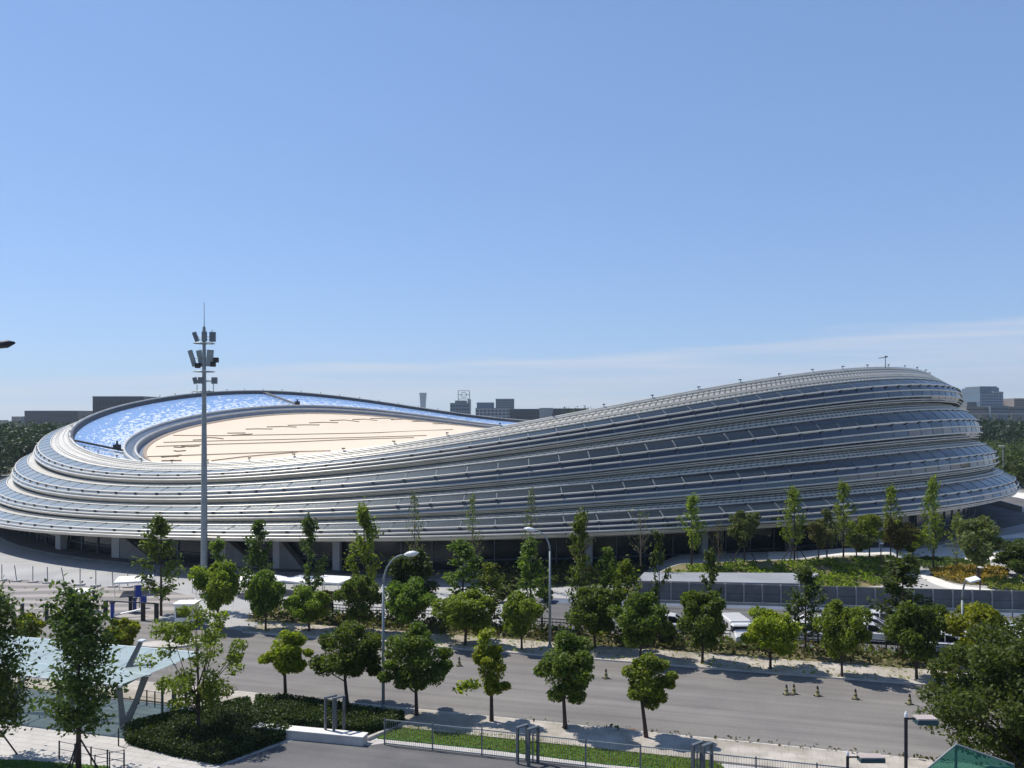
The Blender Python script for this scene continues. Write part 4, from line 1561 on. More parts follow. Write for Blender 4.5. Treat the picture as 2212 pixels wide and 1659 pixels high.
for i, (x, y, z, lab) in enumerate(((714, 1578, .45, 'grey portal frame on the white planter wall, left of its pair'), (732, 1580, .45, 'grey portal frame on the white planter wall, right of its pair'),
                                    (1128, 1648, 0, 'grey portal frame at the lawn middle, left of its pair'), (1152, 1652, 0, 'grey portal frame at the lawn middle, right of its pair'),
                                    (1506, 1690, 0, 'grey portal frame at the lawn end, left of its pair'), (1528, 1692, 0, 'grey portal frame at the lawn end, right of its pair'),
                                    (362, 1548, 0, 'grey portal frame under the canopy end, left of its pair'), (390, 1552, 0, 'grey portal frame under the canopy end, right of its pair'))):
    p = G(x, y, z)
    a, c_ = to_uv(p)
    portal(a, c_, z, lab, h=2.0)
# planter wall
pa, pc = G(552, 1566, .55), G(789, 1588, .55)
d = pc - pa
o = empty('planter_wall', 'low white concrete planter wall holding the hedge', 'wall', (pa + pc) / 2 - Vector((0, 0, .55)), math.atan2(d.y, d.x))
b = MB()
b.box((0, 0, .26), (d.length, .7, .52))
b.build('wall_body', 'concrete', o)
b = MB()
b.box((0, 0, .545), (d.length + .04, .78, .05))
b.build('coping', 'whitepave', o)
pa, pc = G(792, 1600), G(874, 1566)
d = pc - pa
b = MB()
b.box((pa + pc) / 2 + Vector((0, 0, .1)), (d.length, .22, .2), math.atan2(d.y, d.x))
tag(b.build('kerb', 'kerb'), kind='structure')

# long mesh fence in front of the lawn
u0, u1 = to_uv(G(835, 1606))[0], to_uv(G(1940, 1659, 1.5))[0] + 3
o = empty('mesh_fence', 'long thin grey mesh fence along the lawn with slim posts', 'fence', uv(u0, VFENCE), RZ)
L = u1 - u0
b = MB()
for z in (1.5, .12): b.box((L / 2, 0, z), (L, .05, .05))
x = .12
while x < L:
    b.box((x, 0, .81), (.014, .014, 1.36))
    x += .13
b.build('mesh_panel', 'galv', o)
x = 0
while x < L:
    b = MB()
    b.box((x, 0, .8), (.07, .07, 1.6))
    b.build('post', 'steel_grey', o)
    x += 3.0
# black railing behind the far pavement
u0 = to_uv(G(530, 1362))[0]
o = empty('railing', 'long black railing between the weeds and the car park', 'fence', uv(u0, VF + 7.6), RZ)
b = MB()
L = 96
for z in (1.25, .95, .25): b.box((L / 2, 0, z), (L, .06, .07))
x = 0
while x < L:
    b.box((x, 0, .6), (.03, .03, 1.2))
    x += .35
b.build('rails', 'black', o)
x = 0
while x < L:
    b = MB()
    b.box((x, 0, .75), (.12, .12, 1.5))
    b.build('post', 'black', o)
    x += 2.6
# grey screen wall behind the car park
pa, pc = G(1372, 1297), G(2240, 1321)
d = pc - pa
o = empty('screen_wall', 'long grey panelled screen wall with pale posts behind the car park', 'wall', pa, math.atan2(d.y, d.x))
hw = 2.0
n = int(d.length / 1.86)
b = MB()
for j in range(n):
    x0 = j * 1.86
    b.box((x0 + .93, .03, hw * .25), (1.7, .1, hw * .49))
    b.box((x0 + .93, .03, hw * .75), (1.7, .1, hw * .47))
b.box((d.length / 2, .08, hw / 2), (d.length, .05, hw))
b.build('wall_panel', 'wall_panel', o)
for j in range(n + 1):
    b = MB()
    b.box((j * 1.86, -.02, hw / 2 + .02), (.15, .2, hw + .04))
    b.build('post', 'wall_post', o)
p0_, p1_, p2_, p3_ = at(1375, 90.3), at(1745, 88.7), at(1768, 95.0), at(1392, 95.5)
b = MB()
b.prism(ccw([(p.x, p.y) for p in (p0_ + Vector((0, .25, 0)), p1_ + Vector((0, .25, 0)), p2_, p3_)]), 1.7, 1.98)
o = empty('ramp_roof', 'long flat pale roof of the underground ramp right behind the screen wall', 'roof', p0_)
bo = b.build('roof_slab', 'roof_pale', o)
bo.location = -p0_
# crash barrier along the car park lane
o = empty('crash_barrier', 'grey steel crash barrier below the screen wall', 'barrier', WA - WN_ * 3.1, math.atan2(WD.y, WD.x))
b = MB()
b.box((42, 0, .62), (84, .08, .3))
b.build('rail', 'galv', o)
for j in range(29):
    b = MB()
    b.box((j * 3, .1, .38), (.1, .1, .76))
    b.build('post', 'steel_grey', o)

# traffic cones
cm = MB()
cm.tube([(0, 0, .03), (0, 0, .25), (0, 0, .48), (0, 0, .66)], [.17, .12, .08, .045], 10)
cbody = cm.build('cone_body', 'cone_body')
cb = MB()
cb.box((0, 0, .02), (.44, .44, .04))
cbase = cb.build('base', 'black')
ct = MB()
ct.tube([(0, 0, .5), (0, 0, .7)], [.086, .045], 10)
ct.tube([(0, 0, .26), (0, 0, .33)], [.126, .112], 10)
ctop = ct.build('sleeve', 'black')
meshes = [(c.name, c.data) for c in (cbody, cbase, ctop)]
for c in (cbody, cbase, ctop): bpy.data.objects.remove(c)
for x, y, lab in ((992, 1439, 'lone black and yellow cone left of the thin yellowish tree'), (1309, 1466, 'lone cone between the two right kerbside maples'), (1699, 1501, 'cone at the left end of the group, close to its neighbour'), (1715, 1500, 'second cone of the close pair in the group'),
                  (1766, 1504, 'cone in the middle of the group on the road'), (1848, 1511, 'cone fourth along the group, below a street tree'), (1965, 1522, 'cone nearest the dark lamp post and the corner tree'), (1241, 1448, 'cone half hidden by the rounded kerbside maple'), (838, 1430, 'cone seen beside the tall lamp pole')):
    o = empty('traffic_cone', lab, 'cone', G(x, y) + Vector((0, 0, .02)), x * .1, 'cones on the road')
    for nm, me in meshes: link(nm, me, o)
b = MB()
b.tube([(0, 0, 0), (0, 0, .01)], .4, 16)
tag(b.build('manhole_cover', 'brown_edge', loc=G(1366, 1580) + Vector((0, 0, .021))), 'rusty round manhole cover in the middle of the road', 'manhole')

# glass canopy on V columns
A0 = to_uv(G(262, 1480, 3.0))
ub, vb = A0
o = empty('glass_canopy', 'pale butterfly glass canopy on grey V shaped columns', 'canopy', uv(ub, vb), RZ)
LN, WN = 15.5, 5.8                      # length to the left, depth away from the viewer
zf, zv, zn = 3.5, 3.1, 2.95            # far edge, valley, near edge
vy = 1.9
b = MB()
for (y0, z0_, y1, z1_) in ((0, zn, vy, zv), (vy, zv, WN, zf)):
    n = 7
    for j in range(n):
        x0, x1 = -LN + j * LN / n + .04, -LN + (j + 1) * LN / n - .04
        e0, e1 = (1.5 * y0 / WN, 1.5 * y1 / WN) if j == n - 1 else (0, 0)
        q = [Vector((x0, y0, z0_ + .08)), Vector((x1 + e0, y0, z0_ + .08)), Vector((x1 + e1, y1 - .03, z1_ + .08)), Vector((x0, y1 - .03, z1_ + .08))]
        b.face(q)
        b.face([p + Vector((0, 0, -.03)) for p in reversed(q)])
b.build('glass_roof', 'canopy_glass', o)
b = MB()
for y, z, w_ in ((0, zn, .16), (vy, zv, .24), (WN, zf, .16), (WN * .65, zv + (zf - zv) * .5, .1)):
    e = 1.5 * y / WN
    b.box(((-LN + e) / 2, y, z), (LN + e + .1, w_, .13))
b.build('edge_beam', 'white_paint', o)
n = 7
for j in range(n + 1):
    x = -LN + j * LN / n
    b = MB()
    b.box((x, vy / 2, (zn + zv) / 2 - .02), (.09, vy, .14), M=Matrix.Rotation(math.atan2(zv - zn, vy), 3, 'X'))
    b.box((x, (vy + WN) / 2, (zv + zf) / 2 - .02), (.09, WN - vy, .14), M=Matrix.Rotation(math.atan2(zf - zv, WN - vy), 3, 'X'))
    b.build('rafter', 'steel_grey', o)
for x in (-.6, -5.2, -9.8, -14.2):
    b = MB()
    for e in ((-.75, .3), (.55, 1.0)):
        b.tube([(x, vy - 1.0, -.05), (x + e[0] * .55, vy - 1.0 + e[1] * .8, 1.5), (x + e[0], vy - 1 + e[1] * 1.4, zv - .05)], [.3, .21, .27], 4)
    b.build('column', 'column_grey', o)
b = MB()
b.tube([(-1.7, 2.6, zv), (-1.35, 3.4, 4.7)], [.24, .16], 4)
b.build('roof_fin', 'column_grey', o)
b = MB()
b.box((-1.33, 3.42, 4.76), (.4, .42, .09))
b.build('fin_cap', 'white_paint', o)

# low railings at the bottom left
def lowrail(p, q, n, label, z=1.05):
    d = q - p
    o = empty('low_railing', label, 'railing', p, math.atan2(d.y, d.x), 'low railings by the canopy')
    for j in range(n):
        b = MB()
        b.box((d.length * j / (n - 1), 0, z / 2), (.06, .06, z))
        b.build('post', 'dark_metal', o)
    b = MB()
    for zz in (z - .05, z * .55): b.box((d.length / 2, 0, zz), (d.length, .025, .025))
    b.build('rail', 'steel_grey', o)


lowrail(G(128, 1640), G(268, 1668), 5, 'low thin railing behind the staked plane tree')
lowrail(G(205, 1672), G(268, 1660), 3, 'short thin railing right of the staked plane tree')
lowrail(G(270, 1600), G(256, 1612), 2, 'short railing stub at the corner of the hedge')
lowrail(G(300, 1522), G(352, 1530), 4, 'short railing under the far side of the canopy')

# gatehouse group on the left
p = G(404, 1352)
o = empty('guard_booth', 'white boxy guard booth behind the loose open tree', 'booth', p, RZ + .3)
b = MB()
b.box((0, 0, 1.05), (1.7, 1.6, 2.1))
b.build('booth_body', 'white_paint', o)
b = MB()
b.box((0, 0, 2.16), (2.0, 1.9, .14))
b.build('booth_roof', 'white_fabric', o)
b = MB()
b.box((-.2, -.81, 1.35), (1.0, .05, .8))
b.build('window', 'car_glass', o)
pg, qg = G(228, 1336), G(338, 1342)
d = qg - pg
o = empty('entry_gate', 'dark open gate frame with sloping boom left of the guard booth', 'gate', pg, math.atan2(d.y, d.x))
for t in (0, .74, 1.0):
    b = MB()
    b.box((d.length * t, 0, .85), (.3, .3, 1.7))
    b.build('post', 'black', o)
b = MB()
b.box((d.length / 2, 0, 1.68), (d.length, .18, .1))
b.build('beam', 'dark_metal', o)
b = MB()
b.tube([(d.length * .12, .3, .25), (d.length * .55, 1.8, .7)], .09, 6)
b.build('boom', 'white_paint', o)
for x, y, h_, m_, lab in ((243, 1334, 1.4, 'blue_sign', 'dark blue gate machine inside the gate frame, left one'), (282, 1324, 1.6, 'skin_dark', 'black gate machine in the middle of the gate'), (291, 1322, 1.3, 'blue_sign', 'blue gate machine beside the black one')):
    o = empty('gate_machine', lab, 'turnstile', G(x, y), .3, 'machines at the gate')
    b = MB()
    b.box((0, 0, h_ / 2), (.3, .5, h_))
    b.build('cabinet', m_, o)
    b = MB()
    b.box((0, 0, h_ + .06), (.5, .5, .12))
    b.build('hood', 'dark_metal', o)
for x, y0, y1, w, lab in ((299, 1264, 1290, .62, 'tall blue hanging sign board beside the white tent'), (310, 1288, 1301, .6, 'small blue sign board below the tall blue one')):
    D = G(x, 1312).y
    o = empty('sign_board', lab, 'sign', at(x, D), .2, 'blue sign boards')
    b = MB()
    b.tube([(-.4, .05, 0), (-.4, .05, hgt(y0, D))], .04, 6)
    b.build('pole', 'steel_grey', o)
    b = MB()
    b.box((0, 0, (hgt(y0, D) + hgt(y1, D)) / 2), (w, .08, hgt(y0, D) - hgt(y1, D)))
    b.build('panel', 'blue_sign', o)
for i, (x, y, s, lab) in enumerate(((290, 1280, 2.6, 'white pointed tent roof left of the phone mast, by the blue sign'), (446, 1283, 1.9, 'small white tent half hidden behind the foot of the phone mast'), (532, 1283, 2.6, 'white tent seen between the trees right of the phone mast'), (590, 1281, 2.4, 'white tent behind the narrow dark street tree'), (652, 1281, 2.4, 'white tent left of the low dome street tree'), (716, 1284, 2.7, 'white sloping tent roof, right end of the tent row'))):
    p = G(x, y)
    o = empty('canopy_tent', lab, 'tent', p, .3 + i * .2, 'white tents on the court')
    zt_ = hgt(1244, p.y)
    b = MB()
    r = s * .72
    pts = [Vector((sx * s / 2 * 1.4, sy * s / 2 * 1.4, zt_ * .84)) for sx, sy in ((-1, -1), (1, -1), (1, 1), (-1, 1))]
    for j in range(4):
        b.face([pts[j], pts[(j + 1) % 4], (0, 0, zt_)])
        b.face([pts[j] - Vector((0, 0, .2)), pts[(j + 1) % 4] - Vector((0, 0, .2)), pts[(j + 1) % 4], pts[j]])
    b.build('tent_roof', 'white_fabric', o)
    for q in pts:
        b = MB()
        b.box((q.x * .95, q.y * .95, zt_ * .42), (.07, .07, zt_ * .84))
        b.build('leg', 'white_paint', o)
p = G(166, 1322)
o = empty('sun_umbrella', 'white topped umbrella with brown edge behind the tall plane tree', 'umbrella', p)
b = MB()
zt_ = hgt(1273, p.y)
b.tube([(0, 0, zt_ - .22), (0, 0, zt_ - .12), (0, 0, zt_)], [1.5, 1.45, .1], 12)
b.build('canopy', 'white_fabric', o)
b = MB()
b.tube([(0, 0, zt_ - .4), (0, 0, zt_ - .225)], [1.35, 1.5], 12, cap=False)
b.build('valance', 'brown_edge', o)
b = MB()
b.tube([(0, 0, 0), (0, 0, zt_ - .2)], .05, 6)
b.build('pole', 'galv', o)
for i, (x, yb) in enumerate(((4, 1254), (36, 1256), (71, 1258), (103, 1260), (139, 1261), (173, 1264), (207, 1266), (244, 1268), (276, 1269))):
    p = G(x, yb)
    lean = (0, .25, 0, .05, .35, 0, 0, .08, 0)[i]
    o = empty('barrier_post', ['grey post of the court cordon cut by the left frame edge', 'leaning cordon post second from the left frame edge', 'straight cordon post left of a pale one', 'cordon post third before the blue sign group', 'most tilted cordon post in the row', 'sturdy straight cordon post right of the tilted one', 'cordon post two left of the white tent', 'cordon post just left of the white tent', 'cordon post below the edge of the white tent'][i], 'post', p, 0, 'posts of the cordon on the court')
    b = MB()
    b.tube([(-lean, 0, 1.9), (0, 0, .1)], .055, 6)
    b.build('pole', 'steel_grey', o)
    b = MB()
    b.box((0, 0, .08), (.9, .7, .16))
    b.build('base', 'concrete', o)
for x, yb in ((48, 1346), (101, 1348)):
    p = G(x, yb)
    o = empty('dark_post', 'dark square post by the drive, %s' % ('left of a pair' if x < 60 else 'right of a pair, nearer the staked plane tree'), 'post', p, 0, 'dark posts by the drive')
    b = MB()
    b.box((0, 0, .9), (.24, .24, 1.8))
    b.build('shaft', 'dark_metal', o)
    b = MB()
    b.box((0, 0, 1.83), (.3, .3, .06))
    b.build('cap', 'steel_grey', o)
b = MB()
isl = smoothpoly(gp([(300, 1398), (318, 1390), (375, 1386), (420, 1384), (440, 1392), (360, 1402)]), 4)
b.prism(isl, 0, .16)
tag(b.build('kerb', 'kerb'), kind='structure')

# green glass stair screen in the lower right corner
D = 40.5
pa, pb_, pc = at(1998, D), at(2066, D - .5), at(2190, D - 1.0)
o = empty('glass_screen', 'green tinted glass stair screen under the huge corner tree', 'glass screen', pa)
za, zb_ = hgt(1665, D), hgt(1599, D)
q0, q1, q2 = Vector((0, 0, 0)), pb_ - pa, pc - pa
b = MB()
for (p0, p1, z0_, z1_) in ((q0, q1, za, zb_), (q1, q2, zb_, zb_ - .75)):
    nrm = Vector((-(p1 - p0).y, (p1 - p0).x, 0)).normalized() * .015
    f = [p0, p1, p1 + Vector((0, 0, z1_)), p0 + Vector((0, 0, z0_))]
    b.face([x + nrm for x in f])
    b.face([x - nrm for x in reversed(f)])
b.build('glass_pane', 'green_glass', o)
b = MB()
b.tube([q0 + Vector((0, 0, za)), q1 + Vector((0, 0, zb_)), q2 + Vector((0, 0, zb_ - .75))], .045, 6)
b.build('handrail', 'galv', o)
for q, z in ((q0, za), (q1, zb_), (q2, zb_ - .75)):
    b = MB()
    b.box(q + Vector((0, .05, z / 2)), (.09, .09, z))
    b.build('post', 'steel_grey', o)


# ------------------------------------------------------------------ parked vehicles
def loft(b, secs, mi=0):
    """secs: list of (x, half width, z0, z1) closed into a rounded hull"""
    rings = []
    for x, w, z0, z1 in secs:
        c = min(.12, (z1 - z0) * .3, w * .4)
        rings.append([(x, -w, z0), (x, w, z0), (x, w, z1 - c), (x, w - c, z1), (x, -w + c, z1), (x, -w, z1 - c)])
    i0 = len(b.v)
    for r in rings: b.v += r
    n = 6
    for k in range(len(rings) - 1):
        for j in range(n):
            j2 = (j + 1) % n
            b.f.append((i0 + k * n + j, i0 + k * n + j2, i0 + (k + 1) * n + j2, i0 + (k + 1) * n + j))
            b.m.append(mi)
    b.f.append(tuple(i0 + j for j in reversed(range(n))))
    b.f.append(tuple(i0 + (len(rings) - 1) * n + j for j in range(n)))
    b.m += [mi, mi]


def car_parts():
    out = []
    b = MB()
    loft(b, [(-2.3, .7, .35, .8), (-2.2, .86, .25, .95), (-1.5, .9, .22, 1.0), (.9, .9, .22, 1.0), (1.9, .88, .25, .92), (2.25, .78, .3, .75)])
    out.append(('body', b, 'car_white'))
    b = MB()
    loft(b, [(-2.05, .72, .96, 1.02), (-1.6, .72, .98, 1.46), (-.4, .72, .98, 1.56), (.35, .72, .98, 1.5), (1.15, .74, .98, 1.02)])
    out.append(('window_glass', b, 'car_glass'))
    b = MB()
    loft(b, [(-1.75, .66, 1.44, 1.5), (-1.2, .7, 1.5, 1.59), (-.3, .7, 1.54, 1.62), (.3, .66, 1.5, 1.55)])
    for s in (-1, 1):
        b.tube([(.3, s * .66, 1.52), (1.1, s * .74, 1.0)], .05, 5)
        b.tube([(-1.7, s * .66, 1.46), (-2.0, s * .72, 1.0)], .06, 5)
        b.tube([(-.35, s * .7, 1.55), (-.35, s * .76, 1.0)], .045, 5)
    out.append(('roof', b, 'car_white'))
    for x in (-1.4, 1.4):
        for s in (-1, 1):
            b = MB()
            b.tube([(x, s * .72, .33), (x, s * .92, .33)], .33, 14)
            out.append(('wheel', b, 'rubber'))
    for s in (-1, 1):
        b = MB()
        b.box((2.2, s * .58, .68), (.12, .32, .14))
        out.append(('headlight', b, 'lens'))
    return out


CP = []
for nm, b, m_ in car_parts():
    t_ = b.build(nm, m_)
    CP.append((nm, t_.data))
    bpy.data.objects.remove(t_)
cars = []
for cx_, ys, where in ((1742, (1372, 1358), 'between two street trees right of the van'), (1880, (1374, 1360, 1347), 'left of the big rounded street tree'), (2046, (1398, 1384, 1370, 1357), 'behind the white headed street lamp'), (2196, (1404, 1391, 1378), 'at the right frame edge'), (1452, (1354,), 'glimpsed left of the double crowned tree')):
    for j, y in enumerate(ys):
        y += 11
        cars.append((cx_ + j * 4, y, ('front one parked ', 'second one parked ', 'third one parked ', 'rearmost one parked ')[j] + where))
for i, (x, y, lab) in enumerate(cars):
    o = empty('parked_car', 'white saloon car, ' + lab, 'car', G(x, y), RZ + (math.pi if i % 3 == 1 else 0) + .05, 'white cars parked behind the fence')
    for nm, me in CP: link(nm, me, o)
o = empty('minibus', 'white minibus parked between two street trees behind the fence', 'van', G(1592, 1386), RZ - 1.25)
b = MB()
loft(b, [(-2.1, .88, .4, 1.95), (-2.0, .93, .38, 2.05), (.9, .93, .38, 2.08), (1.0, .92, .38, 2.02)])
b.build('van_body', 'car_white', o)
b = MB()
for s in (-1, 1):
    for x in (-1.55, -.7, .2): b.box((x, s * .93, 1.5), (.72, .03, .46))
b.build('side_window', 'car_glass', o)
b = MB()
loft(b, [(1.0, .9, .4, 1.9), (1.6, .9, .4, 1.85), (2.1, .88, .4, 1.3), (2.45, .85, .42, 1.05)])
b.build('cab', 'car_white', o)
b = MB()
b.box((1.55, 0, 1.5), (.7, 1.84, .5))
b.build('window', 'car_glass', o)
b = MB()
b.box((.2, 0, .42), (4.2, 1.5, .16))
b.build('chassis', 'black', o)
for x in (-1.3, 1.6):
    for s in (-1, 1):
        b = MB()
        b.tube([(x, s * .7, .38), (x, s * .94, .38)], .38, 14)
        b.build('wheel', 'rubber', o)

# ------------------------------------------------------------------ the city behind
def block(name, label, cat, D, x0, x1, y0, depth, wall, parts=(), z_base=0, grid=None, gm='slate_glass', group=None):
    xm = (x0 + x1) / 2
    w, h = (x1 - x0) * D / F, hgt(y0, D)
    o = empty(name, label, cat, at(xm, D + depth / 2), 0, group)
    b = MB()
    b.box((0, 0, h / 2), (w, depth, h))
    b.build('wall', wall, o)
    b = MB()
    b.box((0, 0, h + w * .004), (w * 1.01, depth * 1.01, max(.5, h * .012)))
    b.build('roof', 'city_grey', o)
    if grid and grid[0] * grid[1] > 6:
        nx, nz, ztop = grid
        for r_ in range(nz):
            z = h - (r_ + .75) * ztop / nz
            b = MB()
            for c in range(nx):
                b.box((-w / 2 + (c + .5) * w / nx, -depth / 2, z), (w / nx * .66, .5, ztop / nz * .5))
            b.build('glazing', gm, o)
    return o, w, h, depth


def wing(o, name, D, x0, x1, y0, xm, depth, m, dy=0, yb=None):
    b = MB()
    z1 = hgt(y0, D)
    z0 = 0 if yb is None else hgt(yb, D)
    b.box((((x0 + x1) / 2 - xm) * D / F, dy, (z0 + z1) / 2), ((x1 - x0) * D / F, depth, z1 - z0))
    b.build(name, m, o)


block('office_slab', 'dark slate glass office slab beyond the left woodland', 'office building', 900, 85, 200, 888, 60, 'slate_glass', grid=(16, 4, 26), gm='slate_dark', group='dark slabs beyond the arena')
block('office_slab', 'dark slab just showing over the left back of the arena rim', 'office building', 700, 235, 345, 857, 60, 'slate_glass', grid=(14, 3, 20), gm='slate_dark', group='dark slabs beyond the arena')
o, w, h, dp = block('glass_tower', 'small grey-green glass block left of the dark slate slab', 'office building', 1300, 61, 88, 900, 40, 'city_blue', grid=(6, 4, 12))
wing(o, 'setback', 1300, 66, 82, 895, 74.5, 30, 'city_blue')
o, w, h, dp = block('office_block', 'small square grey block near the left frame edge', 'office building', 1400, 40, 58, 900, 40, 'city_brown', grid=(5, 3, 10))
block('office_block', 'tiny grey block cut by the left frame edge', 'office building', 1400, -12, 3, 908, 40, 'city_grey', grid=(4, 2, 6))
block('office_block', 'low grey block under the small square one on the left', 'office building', 1450, 26, 62, 911, 40, 'city_grey', grid=(8, 1, 4))
# flared super tower
D = 3600
o = empty('flared_tower', 'distant pale blue skyscraper flaring out at its top', 'skyscraper', at(914, D))
k = D / F
b = MB()
ys = (902, 893, 880, 870, 860, 852, 850)
ws = (13.5, 12.2, 11.2, 11.6, 12.8, 14.4, 14.6)
rings = []
for y, w_ in zip(ys, ws):
    z, r = hgt(y, D) if y < 902 else 0, w_ * k / 2
    rings.append([(-r, -r, z), (r, -r, z), (r, r, z), (-r, r, z)])
for r0, r1 in zip(rings[:-1], rings[1:]):
    for j in range(4): b.face([r0[j], r0[(j + 1) % 4], r1[(j + 1) % 4], r1[j]])
b.face(rings[-1])
b.build('tower_shaft', 'city_blue', o)
b = MB()
r = 14.6 * k / 2
b.box((0, 0, hgt(849.4, D)), (2 * r * 1.01, 2 * r * 1.01, 3))
b.build('crown_cap', 'city_grey', o)
# building with roof frame
D = 1150
o, w, h, dp = block('office_tower', 'grey-blue office tower carrying an open ring frame on its roof', 'office building', D, 974, 1016, 871, 36, 'city_blue', grid=(7, 5, 24))
wing(o, 'setback', D, 984, 1008, 865, 995, 26, 'city_grey')
wing(o, 'side_wing', D, 1011, 1017, 862, 995, 20, 'city_pale')
k = D / F
b = MB()
zc_ = hgt(852, D)
fx, fz = 12.5 * k, 9 * k
cx_ = (1002 - 995) * k
for p, q in (((-fx, -fz), (-fx, fz)), ((fx, -fz), (fx, fz)), ((-fx, fz), (fx, fz)), ((-fx, 0), (fx, 0)), ((-fx, -fz), (fx, -fz)), ((-fx * .9, -fz), (-fx * .9, -fz * 1.8)), ((fx * .9, -fz), (fx * .9, -fz * 1.8))):
    b.tube([(cx_ + p[0], 0, zc_ + p[1]), (cx_ + q[0], 0, zc_ + q[1])], .55, 5)
b.tube([(cx_ + math.cos(a) * 6.5 * k, -.5, zc_ + math.sin(a) * 5.5 * k) for a in np.linspace(0, 2 * math.pi, 17)[:-1]], .5, 5, closed=True)
b.build('roof_frame', 'city_pale', o)
D = 950
o, w, h, dp = block('office_block', 'long pale office building with rows of small dark windows', 'office building', D, 1028, 1102, 882, 40, 'city_pale', grid=(9, 4, 15))
wing(o, 'roof_block', D, 1030, 1067, 869, 1065, 30, 'city_blue', 4)
block('office_block', 'square blue glass block behind the pale windowed building', 'office building', 1250, 1071, 1111, 862, 40, 'city_blue', grid=(8, 6, 20))
D = 820
o, w, h, dp = block('office_slab', 'long dark low office slab right of the pale windowed building', 'office building', D, 1100, 1166, 884, 40, 'slate_glass', grid=(12, 3, 10), gm='slate_dark', group='dark slabs beyond the arena')
block('office_block', 'pale banded office block between two dark slabs', 'office building', 815, 1164, 1193, 882, 42, 'city_pale', grid=(1, 4, 10), gm='city_blue')
block('office_slab', 'dark low slab disappearing behind the rising arena roof', 'office building', D, 1193, 1260, 883, 40, 'slate_glass', grid=(12, 3, 10), gm='slate_dark', group='dark slabs beyond the arena')
pts = []
rng = np.random.default_rng(9)
for k in range(60): pts.append(((rng.uniform(1225, 1300) - CX) / F * 780, 780 + rng.uniform(0, 30), 5))
wood('woods', pts, 81, 'leaf_forest', 'distant treetops showing over the rising arena roof', .9, 24, 29, 90)
# right hand side
D = 900
o, w, h, dp = block('glass_tower', 'stepped grey-green glass tower over the right woodland', 'office building', D, 2092, 2142, 848, 45, 'city_blue', grid=(8, 8, 24), gm='city_pale')
wing(o, 'setback', D, 2096, 2138, 837, 2117, 36, 'city_blue')
wing(o, 'roof_block', D, 2100, 2137, 834, 2117, 30, 'city_grey')
wing(o, 'balcony', D, 2120, 2140, 846, 2117, 46.5, 'city_pale', 0, 849)
wing(o, 'side_wing', D, 2072, 2094, 868, 2117, 30, 'city_grey')
block('office_block', 'long low purple-grey building below the stepped glass tower', 'office building', 860, 2070, 2122, 879, 30, 'city_brown', grid=(12, 2, 7))
block('office_block', 'pale blue clad low building right of the purple-grey one', 'office building', 855, 2122, 2160, 878, 30, 'city_blue', grid=(10, 2, 7))
block('office_block', 'dark low building running out at the right frame edge', 'office building', 858, 2160, 2240, 879, 30, 'city_grey', grid=(12, 2, 7))
block('office_block', 'small brownish block on the skyline at the far right', 'office building', 1100, 2176, 2199, 861, 30, 'city_brown', grid=(6, 3, 9))
block('office_block', 'low brown roofs at the right skyline edge', 'office building', 1120, 2199, 2240, 871, 30, 'city_brown', grid=(8, 2, 6))
block('office_block', 'small grey block on the skyline right of the stepped tower', 'office building', 1120, 2142, 2152, 867, 30, 'city_grey', grid=(3, 3, 8))
for D, x0, x1, y, lab in ((700, -140, 96, 918, 'pale elevated road beam crossing behind the left woodland'), (720, 2065, 2300, 892, 'pale elevated road beam crossing behind the right woodland')):
    o = empty('viaduct', lab, 'viaduct', at((x0 + x1) / 2, D), 0, 'elevated roads')
    L = (x1 - x0) * D / F
    z = hgt(y, D)
    b = MB()
    b.box((0, 0, z - .6), (L, 10, 1.2))
    b.build('deck', 'city_pale', o)
    for j in range(7):
        b = MB()
        b.box((-L / 2 + (j + .5) * L / 7, 0, (z - 1.2) / 2), (1.6, 3, z - 1.2))
        b.build('pier', 'concrete', o)

# ------------------------------------------------------------------ air, sky, sun, camera
HAZE = True
if HAZE:
    b = MB()
    b.box((0, 2150, 104), (6000, 4500, 212))
    hz = b.build('haze', 'white_fabric')
    m = bpy.data.materials.new('haze_air')
    m.use_nodes = True
    nt = m.node_tree
    nt.nodes.remove(nt.nodes['Principled BSDF'])
    pv = _n(nt, 'ShaderNodeVolumePrincipled')
    pv.inputs['Color'].default_value = (.78, .88, 1, 1)
    pv.inputs['Density'].default_value = .00011
    pv.inputs['Anisotropy'].default_value = .3
    nt.links.new(pv.outputs[0], nt.nodes['Material Output'].inputs['Volume'])
    hz.data.materials.clear()
    hz.data.materials.append(m)
    tag(hz, kind='stuff', label='thin summer haze over the city', cat='haze')

SUN_AZ = Vector((-.87, .49, 0)).normalized()
SUN_EL = R(57)
w = bpy.data.worlds.new('World')
SC.world = w
w.use_nodes = True
nt = w.node_tree
bg = nt.nodes['Background']
sky = _n(nt, 'ShaderNodeTexSky', sky_type='NISHITA')
sky.sun_disc = False
sky.sun_elevation = SUN_EL
sky.sun_rotation = math.atan2(SUN_AZ.x, SUN_AZ.y)
sky.air_density = 1.0
sky.dust_density = .1
sky.ozone_density = 3.0
# thin high cloud low over the horizon
tc = _n(nt, 'ShaderNodeTexCoord')
sp = _n(nt, 'ShaderNodeSeparateXYZ')
nt.links.new(tc.outputs['Generated'], sp.inputs[0])
mp = _n(nt, 'ShaderNodeMapping')
mp.inputs['Scale'].default_value = (2.0, 2.0, 22)
mp.inputs['Rotation'].default_value = (0, R(-3.5), 0)
nt.links.new(tc.outputs['Generated'], mp.inputs[0])
nz = _n(nt, 'ShaderNodeTexNoise')
nz.inputs['Scale'].default_value = 1.3
nz.inputs['Detail'].default_value = 7
nz.inputs['Roughness'].default_value = .5
nt.links.new(mp.outputs[0], nz.inputs['Vector'])
